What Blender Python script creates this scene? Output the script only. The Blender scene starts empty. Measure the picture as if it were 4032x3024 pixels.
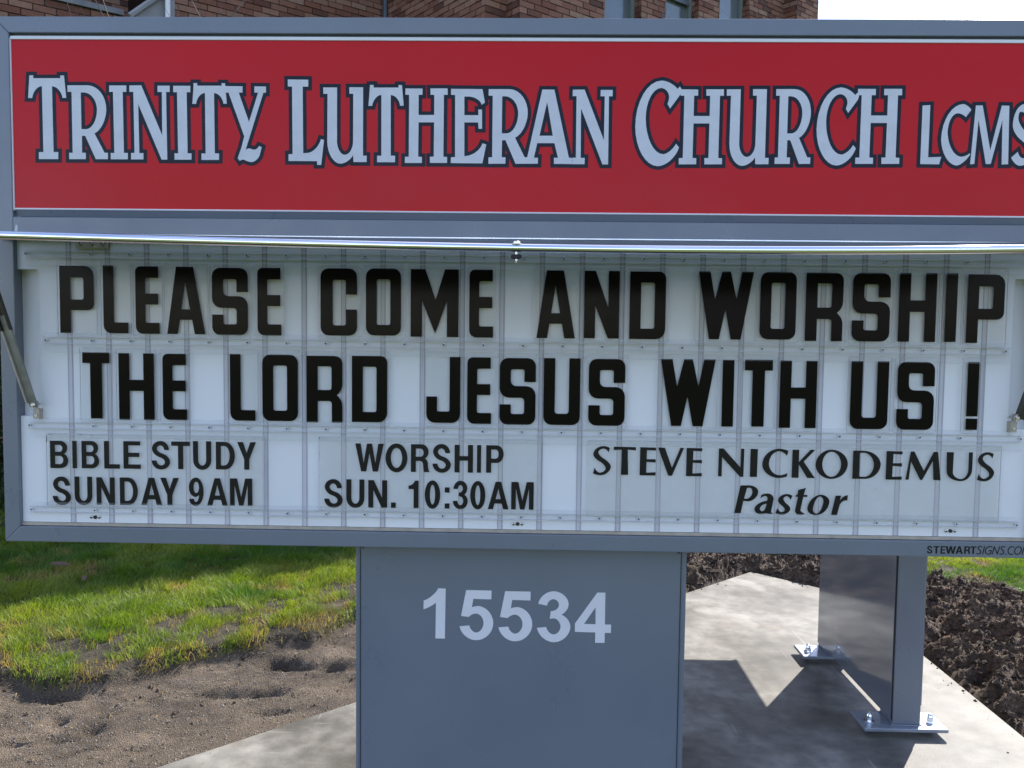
import bpy, bmesh, math, random
import numpy as np
from mathutils import Vector, Matrix
from mathutils.geometry import delaunay_2d_cdt
random.seed(7); RNG=np.random.default_rng(11)
scn=bpy.context.scene; COL=scn.collection
# ------------------------------------------------------------------ camera
CAM=Vector((0.02367,-1.9263,1.40))
yaw,pitch,roll=map(math.radians,(-1.21044,-3.38215,0.654535))
fwd=Vector((math.sin(yaw)*math.cos(pitch),math.cos(yaw)*math.cos(pitch),math.sin(pitch)))
rt=Vector((math.cos(yaw),-math.sin(yaw),0)); up=rt.cross(fwd)
r2=rt*math.cos(roll)+up*math.sin(roll); u2=-rt*math.sin(roll)+up*math.cos(roll)
cd=bpy.data.cameras.new('camera'); cam=bpy.data.objects.new('camera',cd); COL.objects.link(cam)
cam.matrix_world=Matrix(((r2.x,u2.x,-fwd.x,CAM.x),(r2.y,u2.y,-fwd.y,CAM.y),(r2.z,u2.z,-fwd.z,CAM.z),(0,0,0,1)))
cd.sensor_width=36; cd.lens=3270/4032*36; cd.clip_start=.02; cd.clip_end=3000
scn.camera=cam
# ------------------------------------------------------------------ light
SUN_EL,SUN_AZ=math.radians(38.5),math.radians(34.5)
world=bpy.data.worlds.new('World'); scn.world=world; world.use_nodes=True
nt=world.node_tree; N=nt.nodes; L=nt.links; N.clear()
def nd(t,**k):
    n=N.new(t)
    for a,b in k.items(): setattr(n,a,b)
    return n
sky=nd('ShaderNodeTexSky',sky_type='NISHITA',sun_disc=False,sun_elevation=SUN_EL,sun_rotation=SUN_AZ,altitude=60,air_density=1.0,dust_density=.35,ozone_density=3.2)
tc=nd('ShaderNodeTexCoord'); mp=nd('ShaderNodeMapping'); mp.inputs['Scale'].default_value=(1,1,2.3); mp.inputs['Location'].default_value=(5.3,2.2,.4)
nz=nd('ShaderNodeTexNoise'); nz.inputs['Scale'].default_value=2.6; nz.inputs['Detail'].default_value=9; nz.inputs['Roughness'].default_value=.56
rp=nd('ShaderNodeValToRGB'); rp.color_ramp.elements[0].position=.50; rp.color_ramp.elements[1].position=.64
n2=nd('ShaderNodeTexNoise'); n2.inputs['Scale'].default_value=7; n2.inputs['Detail'].default_value=6
cr=nd('ShaderNodeValToRGB'); cr.color_ramp.elements[0].color=(2.2,2.3,2.75,1); cr.color_ramp.elements[1].color=(4.0,4.05,4.2,1); cr.color_ramp.elements[0].position=.35; cr.color_ramp.elements[1].position=.62
mx=nd('ShaderNodeMixRGB'); bg=nd('ShaderNodeBackground'); ow=nd('ShaderNodeOutputWorld')
L.new(tc.outputs['Generated'],mp.inputs[0]); L.new(mp.outputs[0],nz.inputs[0]); L.new(nz.outputs['Fac'],rp.inputs[0]); L.new(mp.outputs[0],n2.inputs[0]); L.new(n2.outputs['Fac'],cr.inputs[0])
tn=nd('ShaderNodeMixRGB',blend_type='MULTIPLY'); tn.inputs[0].default_value=1; tn.inputs[2].default_value=(1.10,.97,1.0,1); L.new(sky.outputs[0],tn.inputs[1]); L.new(rp.outputs[0],mx.inputs[0]); L.new(tn.outputs[0],mx.inputs[1]); L.new(cr.outputs[0],mx.inputs[2]); L.new(mx.outputs[0],bg.inputs[0]); L.new(bg.outputs[0],ow.inputs[0])
bg.inputs[1].default_value=.135
sd=bpy.data.lights.new('sun','SUN'); sd.energy=3.3; sd.angle=math.radians(.53); sd.color=(1,.95,.87)
sun=bpy.data.objects.new('sun',sd); COL.objects.link(sun)
SV=Vector((math.sin(SUN_AZ)*math.cos(SUN_EL),math.cos(SUN_AZ)*math.cos(SUN_EL),math.sin(SUN_EL)))
sun.rotation_euler=SV.to_track_quat('Z','Y').to_euler(); sun.location=(3,6,8)
vs=scn.view_settings; vs.view_transform='Standard'; vs.look='None'; vs.exposure=1.50; vs.gamma=1; vs.use_curve_mapping=False
scn.render.engine='CYCLES'; scn.cycles.max_bounces=8; scn.cycles.transparent_max_bounces=64; scn.cycles.caustics_reflective=False; scn.cycles.caustics_refractive=False
scn.cycles.sample_clamp_indirect=6
# ------------------------------------------------------------------ materials
def mat(name,col=(.5,.5,.5),rough=.5,metal=0,spec=.5,coat=0,noise=None,bump=None,coatr=.1):
    """noise=(scale,amount,detail) value variation; bump=(scale,strength,distance)"""
    m=bpy.data.materials.new(name); m.use_nodes=True; t=m.node_tree; b=t.nodes['Principled BSDF']
    b.inputs['Base Color'].default_value=(*col,1); b.inputs['Roughness'].default_value=rough; b.inputs['Metallic'].default_value=metal
    b.inputs['Specular IOR Level'].default_value=spec; b.inputs['Coat Weight'].default_value=coat; b.inputs['Coat Roughness'].default_value=coatr
    tcn=t.nodes.new('ShaderNodeTexCoord')
    if noise:
        n=t.nodes.new('ShaderNodeTexNoise'); n.inputs['Scale'].default_value=noise[0]; n.inputs['Detail'].default_value=noise[2] if len(noise)>2 else 5
        t.links.new(tcn.outputs['Object'],n.inputs[0])
        r=t.nodes.new('ShaderNodeMapRange'); r.inputs[1].default_value=.3; r.inputs[2].default_value=.7; r.inputs[3].default_value=1-noise[1]; r.inputs[4].default_value=1+noise[1]
        t.links.new(n.outputs['Fac'],r.inputs[0]); h=t.nodes.new('ShaderNodeHueSaturation'); h.inputs['Color'].default_value=(*col,1)
        t.links.new(r.outputs[0],h.inputs['Value']); t.links.new(h.outputs[0],b.inputs['Base Color'])
    if rough>.05 and metal<.9:   # handling smears change the gloss a little
        n=t.nodes.new('ShaderNodeTexNoise'); n.inputs['Scale'].default_value=7; n.inputs['Detail'].default_value=9; n.inputs['Roughness'].default_value=.7; t.links.new(tcn.outputs['Object'],n.inputs[0])
        r=t.nodes.new('ShaderNodeMapRange'); r.inputs[1].default_value=.35; r.inputs[2].default_value=.65; r.inputs[3].default_value=rough*.75; r.inputs[4].default_value=min(1,rough*1.35); t.links.new(n.outputs['Fac'],r.inputs[0]); t.links.new(r.outputs[0],b.inputs['Roughness'])
    if bump:
        n=t.nodes.new('ShaderNodeTexNoise'); n.inputs['Scale'].default_value=bump[0]; n.inputs['Detail'].default_value=4
        t.links.new(tcn.outputs['Object'],n.inputs[0]); u=t.nodes.new('ShaderNodeBump'); u.inputs['Strength'].default_value=bump[1]; u.inputs['Distance'].default_value=bump[2]
        t.links.new(n.outputs['Fac'],u.inputs['Height']); t.links.new(u.outputs[0],b.inputs['Normal'])
    return m
M={}
M['paint']=mat('grey_blue_paint',(.158,.182,.218),.33,0,.5,.35,noise=(3,.06),bump=(5,.10,.004),coatr=.22)
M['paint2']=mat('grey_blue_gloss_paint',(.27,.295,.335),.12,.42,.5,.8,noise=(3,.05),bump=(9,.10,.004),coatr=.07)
M['plate']=mat('grey_blue_plate_paint',(.27,.30,.35),.38,.35,.5,.6,noise=(20,.08),coatr=.12)  # same paint as the cabinet, lightened to carry sun and sky glare
M['trim']=mat('white_trim',(.74,.75,.76),.35,0,.5,noise=(6,.04))
M['banner']=mat('red_banner',(.58,.009,.012),.2,0,.17,0,noise=(2,.05),bump=(3,.10,.004))
M['navy']=mat('navy_print',(.008,.010,.020),.25,0,.2)
M['white_print']=mat('white_print',(.64,.66,.69),.25,0,.3,noise=(30,.05))
M['panel']=mat('white_backing_plastic',(.80,.81,.82),.42,0,.4,noise=(2.2,.06),bump=(60,.05,.001))
M['rib']=mat('rib_plastic',(.60,.59,.62),.45,0,.4,noise=(8,.06))  # darker tone stands for shadows of supports inside the translucent board
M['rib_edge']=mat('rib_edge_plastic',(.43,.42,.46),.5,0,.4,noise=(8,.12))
M['black']=mat('black_print',(.0085,.0072,.0052),.14,0,.07)
M['blackvinyl']=mat('black_vinyl',(.012,.011,.009),.35,0,.2,noise=(40,.2))
M['vinyl']=mat('pale_vinyl',(.72,.73,.76),.45,0,.4,noise=(10,.03))
M['edge']=mat('tile_edge',(.64,.65,.67),.4,0,.4)
M['rivet']=mat('white_rivet',(.76,.77,.78),.35)
M['hole']=mat('dark_hole',(.012,.012,.013),.6)
M['chrome']=mat('polished_aluminium',(.95,.95,.95),.10,1.0,.5,bump=(5,.05,.002))
M['steel']=mat('zinc_steel',(.62,.60,.55),.25,1.0,noise=(60,.15))
M['hinge']=mat('bright_hinge_strip',(.85,.86,.88),.3,.6)
M['rubber']=mat('black_rubber',(.012,.012,.012),.6)
M['strut_dark']=mat('dark_bronze_channel',(.065,.055,.042),.42,.5,noise=(20,.25))
M['strut']=mat('worn_aluminium_bar',(.27,.27,.25),.42,.6,noise=(30,.2))
M['tan']=mat('tan_bracket_plastic',(.42,.37,.30),.55,noise=(50,.12))
M['chip']=mat('bare_paint_chip',(.6,.62,.62),.6)
def acrylic(name,haze,tint=(.90,.91,.93),ior=1.28):
    m=bpy.data.materials.new(name); m.use_nodes=True; t=m.node_tree; t.nodes.clear()
    o=t.nodes.new('ShaderNodeOutputMaterial'); tr=t.nodes.new('ShaderNodeBsdfTransparent'); tr.inputs[0].default_value=(.99,.992,.992,1)
    df=t.nodes.new('ShaderNodeBsdfDiffuse'); df.inputs[0].default_value=(*tint,1); a=t.nodes.new('ShaderNodeMixShader')
    n=t.nodes.new('ShaderNodeTexNoise'); n.inputs['Scale'].default_value=9; n.inputs['Detail'].default_value=6
    tc=t.nodes.new('ShaderNodeTexCoord'); t.links.new(tc.outputs['Object'],n.inputs[0])
    mr=t.nodes.new('ShaderNodeMapRange'); mr.inputs[3].default_value=haze*.6; mr.inputs[4].default_value=haze*1.4; t.links.new(n.outputs['Fac'],mr.inputs[0]); t.links.new(mr.outputs[0],a.inputs[0])
    gl=t.nodes.new('ShaderNodeBsdfGlossy'); gl.inputs['Roughness'].default_value=.04; fr=t.nodes.new('ShaderNodeFresnel'); fr.inputs[0].default_value=ior
    b=t.nodes.new('ShaderNodeMixShader'); t.links.new(tr.outputs[0],a.inputs[1]); t.links.new(df.outputs[0],a.inputs[2])
    t.links.new(fr.outputs[0],b.inputs[0]); t.links.new(a.outputs[0],b.inputs[1]); t.links.new(gl.outputs[0],b.inputs[2]); t.links.new(b.outputs[0],o.inputs[0]); return m
M['acrylic']=acrylic('clear_acrylic',.04,(.95,.96,.97),1.15); M['lip']=acrylic('track_lip_plastic',.06,(.93,.94,.96),1.12); M['info']=acrylic('milky_panel',.20,(.95,.95,.92),1.13); M['cover']=acrylic('clear_cover_sheet',.006,(.9,.9,.9),1.18)
def multi(name,stops,scale,detail=8,rough=(.6,.9),bump=None,scale2=None,mix2=None,coord='Object'):
    m=bpy.data.materials.new(name); m.use_nodes=True; t=m.node_tree; b=t.nodes['Principled BSDF']; tcn=t.nodes.new('ShaderNodeTexCoord')
    n=t.nodes.new('ShaderNodeTexNoise'); n.inputs['Scale'].default_value=scale; n.inputs['Detail'].default_value=detail; n.inputs['Roughness'].default_value=.6
    t.links.new(tcn.outputs[coord],n.inputs[0]); r=t.nodes.new('ShaderNodeValToRGB'); cr=r.color_ramp
    while len(cr.elements)<len(stops): cr.elements.new(.5)
    for e,(p_,c) in zip(cr.elements,stops): e.position=p_; e.color=(*c,1)
    t.links.new(n.outputs['Fac'],r.inputs[0]); out=r.outputs[0]
    if scale2:
        n2=t.nodes.new('ShaderNodeTexNoise'); n2.inputs['Scale'].default_value=scale2; n2.inputs['Detail'].default_value=3; t.links.new(tcn.outputs[coord],n2.inputs[0])
        mr=t.nodes.new('ShaderNodeMapRange'); mr.inputs[1].default_value=.35; mr.inputs[2].default_value=.65; mr.inputs[3].default_value=mix2[0]; mr.inputs[4].default_value=mix2[1]; t.links.new(n2.outputs['Fac'],mr.inputs[0])
        h=t.nodes.new('ShaderNodeHueSaturation'); t.links.new(out,h.inputs['Color']); t.links.new(mr.outputs[0],h.inputs['Value']); out=h.outputs[0]
    t.links.new(out,b.inputs['Base Color'])
    mr=t.nodes.new('ShaderNodeMapRange'); mr.inputs[1].default_value=.35; mr.inputs[2].default_value=.65; mr.inputs[3].default_value=rough[0]; mr.inputs[4].default_value=rough[1]; t.links.new(n.outputs['Fac'],mr.inputs[0]); t.links.new(mr.outputs[0],b.inputs['Roughness'])
    if bump:
        n3=t.nodes.new('ShaderNodeTexNoise'); n3.inputs['Scale'].default_value=bump[0]; n3.inputs['Detail'].default_value=5; t.links.new(tcn.outputs[coord],n3.inputs[0])
        u=t.nodes.new('ShaderNodeBump'); u.inputs['Strength'].default_value=bump[1]; u.inputs['Distance'].default_value=bump[2]; t.links.new(n3.outputs['Fac'],u.inputs['Height']); t.links.new(u.outputs[0],b.inputs['Normal'])
    return m
def concretemat():
    m=multi('troweled_concrete',[(.30,(.072,.065,.053)),(.42,(.125,.115,.097)),(.50,(.172,.159,.136)),(.58,(.235,.220,.190)),(.70,(.31,.292,.255))],2.2,15,(.46,.68),(160,.4,.002),13,(.76,1.16))
    t=m.node_tree; b=t.nodes['Principled BSDF']; b.inputs['Specular IOR Level'].default_value=.2; src=b.inputs['Base Color'].links[0].from_socket; tc=t.nodes.new('ShaderNodeTexCoord')
    # pale efflorescence patches with crisp edges
    n=t.nodes.new('ShaderNodeTexNoise'); n.inputs['Scale'].default_value=1.9; n.inputs['Detail'].default_value=11; n.inputs['Distortion'].default_value=.35
    mp_=t.nodes.new('ShaderNodeMapping'); mp_.inputs['Location'].default_value=(1.7,4.4,0); t.links.new(tc.outputs['Object'],mp_.inputs[0]); t.links.new(mp_.outputs[0],n.inputs[0])
    r=t.nodes.new('ShaderNodeMapRange'); r.inputs[1].default_value=.60; r.inputs[2].default_value=.66; r.inputs[4].default_value=.36; t.links.new(n.outputs['Fac'],r.inputs[0])
    x=t.nodes.new('ShaderNodeMixRGB'); x.inputs[2].default_value=(.44,.42,.375,1); t.links.new(r.outputs[0],x.inputs[0]); t.links.new(src,x.inputs[1]); out=x.outputs[0]
    # trowel scratches and rust-brown smears
    for sc,rot,lo,hi,col,am in (((1.5,26,1),.5,.66,.72,(.42,.40,.36,1),.45),((22,1.3,1),.9,.67,.73,(.40,.38,.34,1),.4),((1.1,1.6,1),.2,.60,.72,(.15,.11,.075,1),.5)):
        q=t.nodes.new('ShaderNodeMapping'); q.inputs['Scale'].default_value=sc; q.inputs['Rotation'].default_value=(0,0,rot); t.links.new(tc.outputs['Object'],q.inputs[0])
        k=t.nodes.new('ShaderNodeTexNoise'); k.inputs['Scale'].default_value=1.6; k.inputs['Detail'].default_value=7; t.links.new(q.outputs[0],k.inputs[0])
        g=t.nodes.new('ShaderNodeMapRange'); g.inputs[1].default_value=lo; g.inputs[2].default_value=hi; g.inputs[4].default_value=am; t.links.new(k.outputs['Fac'],g.inputs[0])
        y=t.nodes.new('ShaderNodeMixRGB'); y.inputs[2].default_value=col; t.links.new(g.outputs[0],y.inputs[0]); t.links.new(out,y.inputs[1]); out=y.outputs[0]
    t.links.new(out,b.inputs['Base Color']); return m
M['concrete']=concretemat()
M['sand']=multi('sandy_gravel',[(.3,(.062,.044,.029)),(.5,(.122,.091,.061)),(.68,(.18,.138,.096))],5,10,(.85,.95),(260,1.0,.016),260,(.40,1.8))
M['grain']=multi('pale_grain',[(.3,(.10,.08,.06)),(.5,(.20,.165,.125)),(.7,(.42,.36,.29))],60,3,(.6,.8))
M['soil']=multi('dark_clay_soil',[(.3,(.034,.021,.013)),(.5,(.072,.046,.029)),(.7,(.13,.090,.060))],14,10,(.8,1),(130,.9,.012),70,(.6,1.5))
M['turf']=multi('turf_soil',[(.35,(.022,.017,.010)),(.55,(.040,.032,.018)),(.7,(.070,.055,.032))],6,10,(.85,.95),(90,.8,.01),30,(.6,1.4))
M['far_turf']=multi('far_lawn',[(.3,(.035,.050,.014)),(.5,(.060,.085,.022)),(.7,(.095,.115,.035))],1.2,12,(.9,1),(40,.8,.02),25,(.6,1.4))
M['mortar']=mat('dark_mortar',(.050,.026,.018),.9,noise=(20,.3),bump=(80,.5,.004))
M['coping']=mat('pale_stone_coping',(.20,.21,.215),.8,noise=(5,.25),bump=(60,.3,.003))
M['winframe']=mat('grey_green_window_frame',(.17,.20,.185),.45,noise=(3,.05))
M['glass']=mat('window_glass',(.11,.135,.145),.12,0,.8,noise=(1.5,.2))
M['gable']=mat('white_gable_board',(.24,.245,.25),.6,noise=(4,.12)); M['pipe']=mat('dark_downpipe',(.05,.065,.075),.4,noise=(9,.1)); M['roof']=mat('roofing',(.07,.065,.06),.9,noise=(5,.3))
def brickmat():
    m=bpy.data.materials.new('brick_clay'); m.use_nodes=True; t=m.node_tree; b=t.nodes['Principled BSDF']
    g=t.nodes.new('ShaderNodeNewGeometry'); oi=t.nodes.new('ShaderNodeObjectInfo'); a=t.nodes.new('ShaderNodeMath'); a.operation='ADD'; f=t.nodes.new('ShaderNodeMath'); f.operation='FRACT'
    t.links.new(g.outputs['Random Per Island'],a.inputs[0]); t.links.new(oi.outputs['Random'],a.inputs[1]); t.links.new(a.outputs[0],f.inputs[0])
    r=t.nodes.new('ShaderNodeValToRGB'); cr=r.color_ramp; cr.interpolation='LINEAR'
    st=[(0,(.085,.036,.022)),(.2,(.16,.060,.034)),(.4,(.225,.105,.066)),(.6,(.27,.145,.094)),(.8,(.185,.075,.043)),(1,(.28,.175,.12))]
    while len(cr.elements)<len(st): cr.elements.new(.5)
    for e,(p_,c) in zip(cr.elements,st): e.position=p_; e.color=(*c,1)
    t.links.new(f.outputs[0],r.inputs[0]); tcn=t.nodes.new('ShaderNodeTexCoord'); n=t.nodes.new('ShaderNodeTexNoise'); n.inputs['Scale'].default_value=25; n.inputs['Detail'].default_value=6; t.links.new(tcn.outputs['Object'],n.inputs[0])
    mr=t.nodes.new('ShaderNodeMapRange'); mr.inputs[3].default_value=.7; mr.inputs[4].default_value=1.3; t.links.new(n.outputs['Fac'],mr.inputs[0]); h=t.nodes.new('ShaderNodeHueSaturation'); t.links.new(r.outputs[0],h.inputs['Color']); t.links.new(mr.outputs[0],h.inputs['Value']); t.links.new(h.outputs[0],b.inputs['Base Color'])
    b.inputs['Roughness'].default_value=.85; u=t.nodes.new('ShaderNodeBump'); u.inputs['Strength'].default_value=.5; u.inputs['Distance'].default_value=.004; t.links.new(n.outputs['Fac'],u.inputs['Height']); t.links.new(u.outputs[0],b.inputs['Normal']); return m
M['brick']=brickmat()
def leafmat(name,attr=None,col=(.1,.2,.03),trans=.4):
    m=bpy.data.materials.new(name); m.use_nodes=True; t=m.node_tree; t.nodes.clear(); o=t.nodes.new('ShaderNodeOutputMaterial')
    d=t.nodes.new('ShaderNodeBsdfPrincipled'); d.inputs['Roughness'].default_value=.5; d.inputs['Specular IOR Level'].default_value=.35; tl=t.nodes.new('ShaderNodeBsdfTranslucent'); mxx=t.nodes.new('ShaderNodeMixShader'); mxx.inputs[0].default_value=trans
    if attr:
        a=t.nodes.new('ShaderNodeAttribute'); a.attribute_name=attr; src=a.outputs['Color']
    else:
        a=t.nodes.new('ShaderNodeRGB'); a.outputs[0].default_value=(*col,1); src=a.outputs[0]
    t.links.new(src,d.inputs['Base Color']); h=t.nodes.new('ShaderNodeHueSaturation'); h.inputs['Value'].default_value=1.5; h.inputs['Saturation'].default_value=1.1; t.links.new(src,h.inputs['Color']); t.links.new(h.outputs[0],tl.inputs[0])
    t.links.new(d.outputs[0],mxx.inputs[1]); t.links.new(tl.outputs[0],mxx.inputs[2]); t.links.new(mxx.outputs[0],o.inputs[0]); return m
M['grass']=leafmat('grass_blade','tint'); M['dryleaf']=leafmat('dry_brown_leaf',None,(.12,.075,.05),.1); M['hedge']=leafmat('evergreen_leaf','tint')
M['straw']=mat('dry_straw',(.33,.25,.13),.7,noise=(40,.3))
M['bark']=mat('grey_brown_bark',(.12,.095,.075),.45,noise=(30,.3))
# ------------------------------------------------------------------ helpers
def tag(o,label=None,cat=None,group=None,kind=None):
    if label: o['label']=label
    if cat: o['category']=cat
    if group: o['group']=group
    if kind: o['kind']=kind
    return o
def empty(name,loc,label,cat,group=None):
    o=bpy.data.objects.new(name,None); o.location=loc; o.empty_display_size=.1; COL.objects.link(o); return tag(o,label,cat,group)
def link(name,me,parent=None,loc=None):
    o=bpy.data.objects.new(name,me); COL.objects.link(o)
    if parent is not None:
        o.parent=parent
        pl=wpos(parent)
        o.location=(Vector(loc) if loc else Vector((0,0,0)))-pl
    elif loc: o.location=loc
    return o
def wpos(o):
    v=Vector(o.location)
    while o.parent: o=o.parent; v+=Vector(o.location)
    return v
class MB:
    def __init__(s): s.v=[]; s.f=[]; s.m=[]
    def add(s,vs,fs,mi=0):
        b=len(s.v); s.v+= [tuple(v) for v in vs]; s.f+=[tuple(b+i for i in f) for f in fs]; s.m+=[mi]*len(fs); return s
    def box(s,x0,x1,y0,y1,z0,z1,mi=0):
        return s.add([(x0,y0,z0),(x1,y0,z0),(x1,y1,z0),(x0,y1,z0),(x0,y0,z1),(x1,y0,z1),(x1,y1,z1),(x0,y1,z1)],[(0,3,2,1),(4,5,6,7),(0,1,5,4),(1,2,6,5),(2,3,7,6),(3,0,4,7)],mi)
    def obox(s,c,ax,ay,az,mi=0):
        c,ax,ay,az=map(Vector,(c,ax,ay,az)); q=[c+a*ax+b*ay+d*az for d in(-1,1) for a,b in((-1,-1),(1,-1),(1,1),(-1,1))]
        return s.add(q,[(0,3,2,1),(4,5,6,7),(0,1,5,4),(1,2,6,5),(2,3,7,6),(3,0,4,7)],mi)
    def xz(s,poly,y0,y1,mi=0):   # prism of an outline in the XZ plane, counter-clockwise seen from -Y
        n=len(poly); vs=[(x,y0,z) for x,z in poly]+[(x,y1,z) for x,z in poly]
        return s.add(vs,[tuple(range(n)),tuple(range(2*n-1,n-1,-1))]+[(i,i+n,(i+1)%n+n,(i+1)%n) for i in range(n)],mi)
    def cyl(s,a,b,ra,rb=None,n=16,mi=0,caps=True):
        a,b=Vector(a),Vector(b); rb=ra if rb is None else rb; d=(b-a).normalized(); u=d.orthogonal().normalized(); w=d.cross(u)
        vs=[a+(u*math.cos(t)+w*math.sin(t))*ra for t in [2*math.pi*i/n for i in range(n)]]+[b+(u*math.cos(t)+w*math.sin(t))*rb for t in [2*math.pi*i/n for i in range(n)]]
        fs=[(i,(i+1)%n,(i+1)%n+n,i+n) for i in range(n)]
        if caps: fs+=[tuple(range(n-1,-1,-1)),tuple(range(n,2*n))]
        return s.add(vs,fs,mi)
    def lathe(s,c,ax,prof,n=16,mi=0):  # prof: (r,h) along axis
        c,ax=Vector(c),Vector(ax).normalized(); u=ax.orthogonal().normalized(); w=ax.cross(u); vs=[];fs=[]
        for r,h in prof:
            vs+=[c+ax*h+(u*math.cos(2*math.pi*i/n)+w*math.sin(2*math.pi*i/n))*r for i in range(n)]
        for k in range(len(prof)-1): fs+=[(k*n+i,k*n+(i+1)%n,(k+1)*n+(i+1)%n,(k+1)*n+i) for i in range(n)]
        fs.append(tuple(range(n-1,-1,-1))); fs.append(tuple((len(prof)-1)*n+i for i in range(n))); return s.add(vs,fs,mi)
    def tube(s,pts,rad,n=8,mi=0):
        pts=[Vector(q) for q in pts]; vs=[];fs=[]; K=len(pts)
        for k,q in enumerate(pts):
            d=(pts[min(k+1,K-1)]-pts[max(k-1,0)]).normalized(); u=d.cross(Vector((0,.2,1))); 
            if u.length<1e-4: u=d.orthogonal()
            u.normalize(); w=d.cross(u); r=rad[k] if hasattr(rad,'__len__') else rad
            vs+=[q+(u*math.cos(2*math.pi*i/n)+w*math.sin(2*math.pi*i/n))*r for i in range(n)]
        for k in range(K-1): fs+=[(k*n+i,k*n+(i+1)%n,(k+1)*n+(i+1)%n,(k+1)*n+i) for i in range(n)]
        fs.append(tuple(range(n-1,-1,-1))); fs.append(tuple((K-1)*n+i for i in range(n))); return s.add(vs,fs,mi)
    def build(s,name,mats,parent=None,origin=None,bevel=0,smooth=False,seg=2):
        o_=Vector(origin) if origin else (wpos(parent) if parent is not None else Vector((0,0,0)))
        me=bpy.data.meshes.new(name); me.from_pydata([(v[0]-o_.x,v[1]-o_.y,v[2]-o_.z) for v in s.v],[],s.f)
        for m in (mats if isinstance(mats,list) else [mats]): me.materials.append(m)
        if any(s.m): me.polygons.foreach_set('material_index',s.m)
        if smooth: me.polygons.foreach_set('use_smooth',[True]*len(me.polygons))
        me.update(); ob=link(name,me,parent,tuple(o_))
        if bevel:
            b=ob.modifiers.new('bevel','BEVEL'); b.width=bevel; b.segments=seg; b.limit_method='ANGLE'
        return ob
# ------------------------------------------------------------------ lettering
def flat(contour,n=8):
    """contour of on-points [x,z] and control points [x,z,1] (quarter-ellipse like curves)"""
    out=[]; c=contour; K=len(c)
    if not (len(c[0])>2): i0=0
    i=0
    while i<K:
        p=c[i]
        if len(p)>2:
            a=out[-1]; b=c[(i+1)%K]; k=.5523; q=[]
            p1=(a[0]+(p[0]-a[0])*k,a[1]+(p[1]-a[1])*k); p2=(b[0]+(p[0]-b[0])*k,b[1]+(p[1]-b[1])*k)
            for s_ in range(1,n):
                t=s_/n; u=1-t; out.append((u**3*a[0]+3*u*u*t*p1[0]+3*u*t*t*p2[0]+t**3*b[0],u**3*a[1]+3*u*u*t*p1[1]+3*u*t*t*p2[1]+t**3*b[1]))
        else: out.append((p[0],p[1]))
        i+=1
    res=[]
    for q in out:
        if not res or abs(q[0]-res[-1][0])+abs(q[1]-res[-1][1])>1e-7: res.append(q)
    if abs(res[0][0]-res[-1][0])+abs(res[0][1]-res[-1][1])<1e-7: res.pop()
    return res
def tri_fill(polys,rule):
    vs=[];es=[]
    for P in polys:
        b=len(vs); vs+=P; es+=[(b+i,b+(i+1)%len(P)) for i in range(len(P))]
    V=[Vector((x*1000,z*1000)) for x,z in vs]
    r=delaunay_2d_cdt(V,es,[],0,1e-4); ov=np.array([(v.x/1000,v.y/1000) for v in r[0]]); F=[tuple(f) for f in r[2]]
    if not F: return ov,[]
    C=np.array([ov[list(f)].mean(0) for f in F]); A=[];B=[]
    for P in polys: P=np.array(P); A.append(P); B.append(np.roll(P,-1,0))
    A=np.vstack(A);B=np.vstack(B); W=np.zeros(len(C))
    for s in range(0,len(C),400):
        c=C[s:s+400]; px=c[:,0,None];pz=c[:,1,None]
        upw=(A[None,:,1]<=pz)&(B[None,:,1]>pz); dn=(A[None,:,1]>pz)&(B[None,:,1]<=pz)
        with np.errstate(divide='ignore',invalid='ignore'): xi=A[None,:,0]+(pz-A[None,:,1])*(B-A)[None,:,0]/(B-A)[None,:,1]
        hit=xi>px; W[s:s+400]=((upw&hit).sum(1)-(dn&hit).sum(1)) if rule=='nz' else ((upw|dn)&hit).sum(1)%2
    return ov,[f for f,w in zip(F,W) if w>0.5 or (rule=='nz' and w<-.5)]
def print_mesh(name,polys,y,m,parent,rule='eo'):
    ov,F=tri_fill(polys,rule); used=sorted({i for f in F for i in f}); mp_={j:i for i,j in enumerate(used)}
    mb=MB(); vs=[(ov[j][0],y,ov[j][1]) for j in used]; fs=[]
    for f in F:
        a,b,c=[ov[i] for i in f[:3]]; cr_=(b[0]-a[0])*(c[1]-a[1])-(b[1]-a[1])*(c[0]-a[0]); f=[mp_[i] for i in f]
        fs.append(tuple(f) if cr_>0 else tuple(reversed(f)))   # normal towards -Y
    mb.add(vs,fs); return mb.build(name,m,parent)
def ccw(P):
    a=sum(P[i][0]*P[(i+1)%len(P)][1]-P[(i+1)%len(P)][0]*P[i][1] for i in range(len(P))); return P if a>0 else P[::-1]
def grow(polys,d):
    """the outlines' border widened by d, as many simple counter-clockwise polygons"""
    out=[]
    for P in polys:
        n=len(P)
        for i in range(n):
            a,b=Vector(P[i]),Vector(P[(i+1)%n]); t=b-a
            if t.length<1e-6: continue
            t.normalize(); nn=Vector((-t.y,t.x))*d; out.append(ccw([tuple(a+nn),tuple(a-nn),tuple(b-nn),tuple(b+nn)]))
            c=Vector(P[(i+2)%n]); t2=c-b
            if t2.length<1e-6: continue
            t2.normalize(); cr_=t.x*t2.y-t.y*t2.x
            if abs(cr_)<1e-3: continue
            sg=-1 if cr_>0 else 1; n1=Vector((-t.y,t.x))*d*sg; n2_=Vector((-t2.y,t2.x))*d*sg; h=(n1+n2_); L2=h.length
            if L2<1e-9: continue
            mit=h.normalized()*min(d*d/(L2/2),d*2.4)
            out.append(ccw([tuple(b),tuple(b+n1),tuple(b+mit),tuple(b+n2_)]))
    return out
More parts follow.
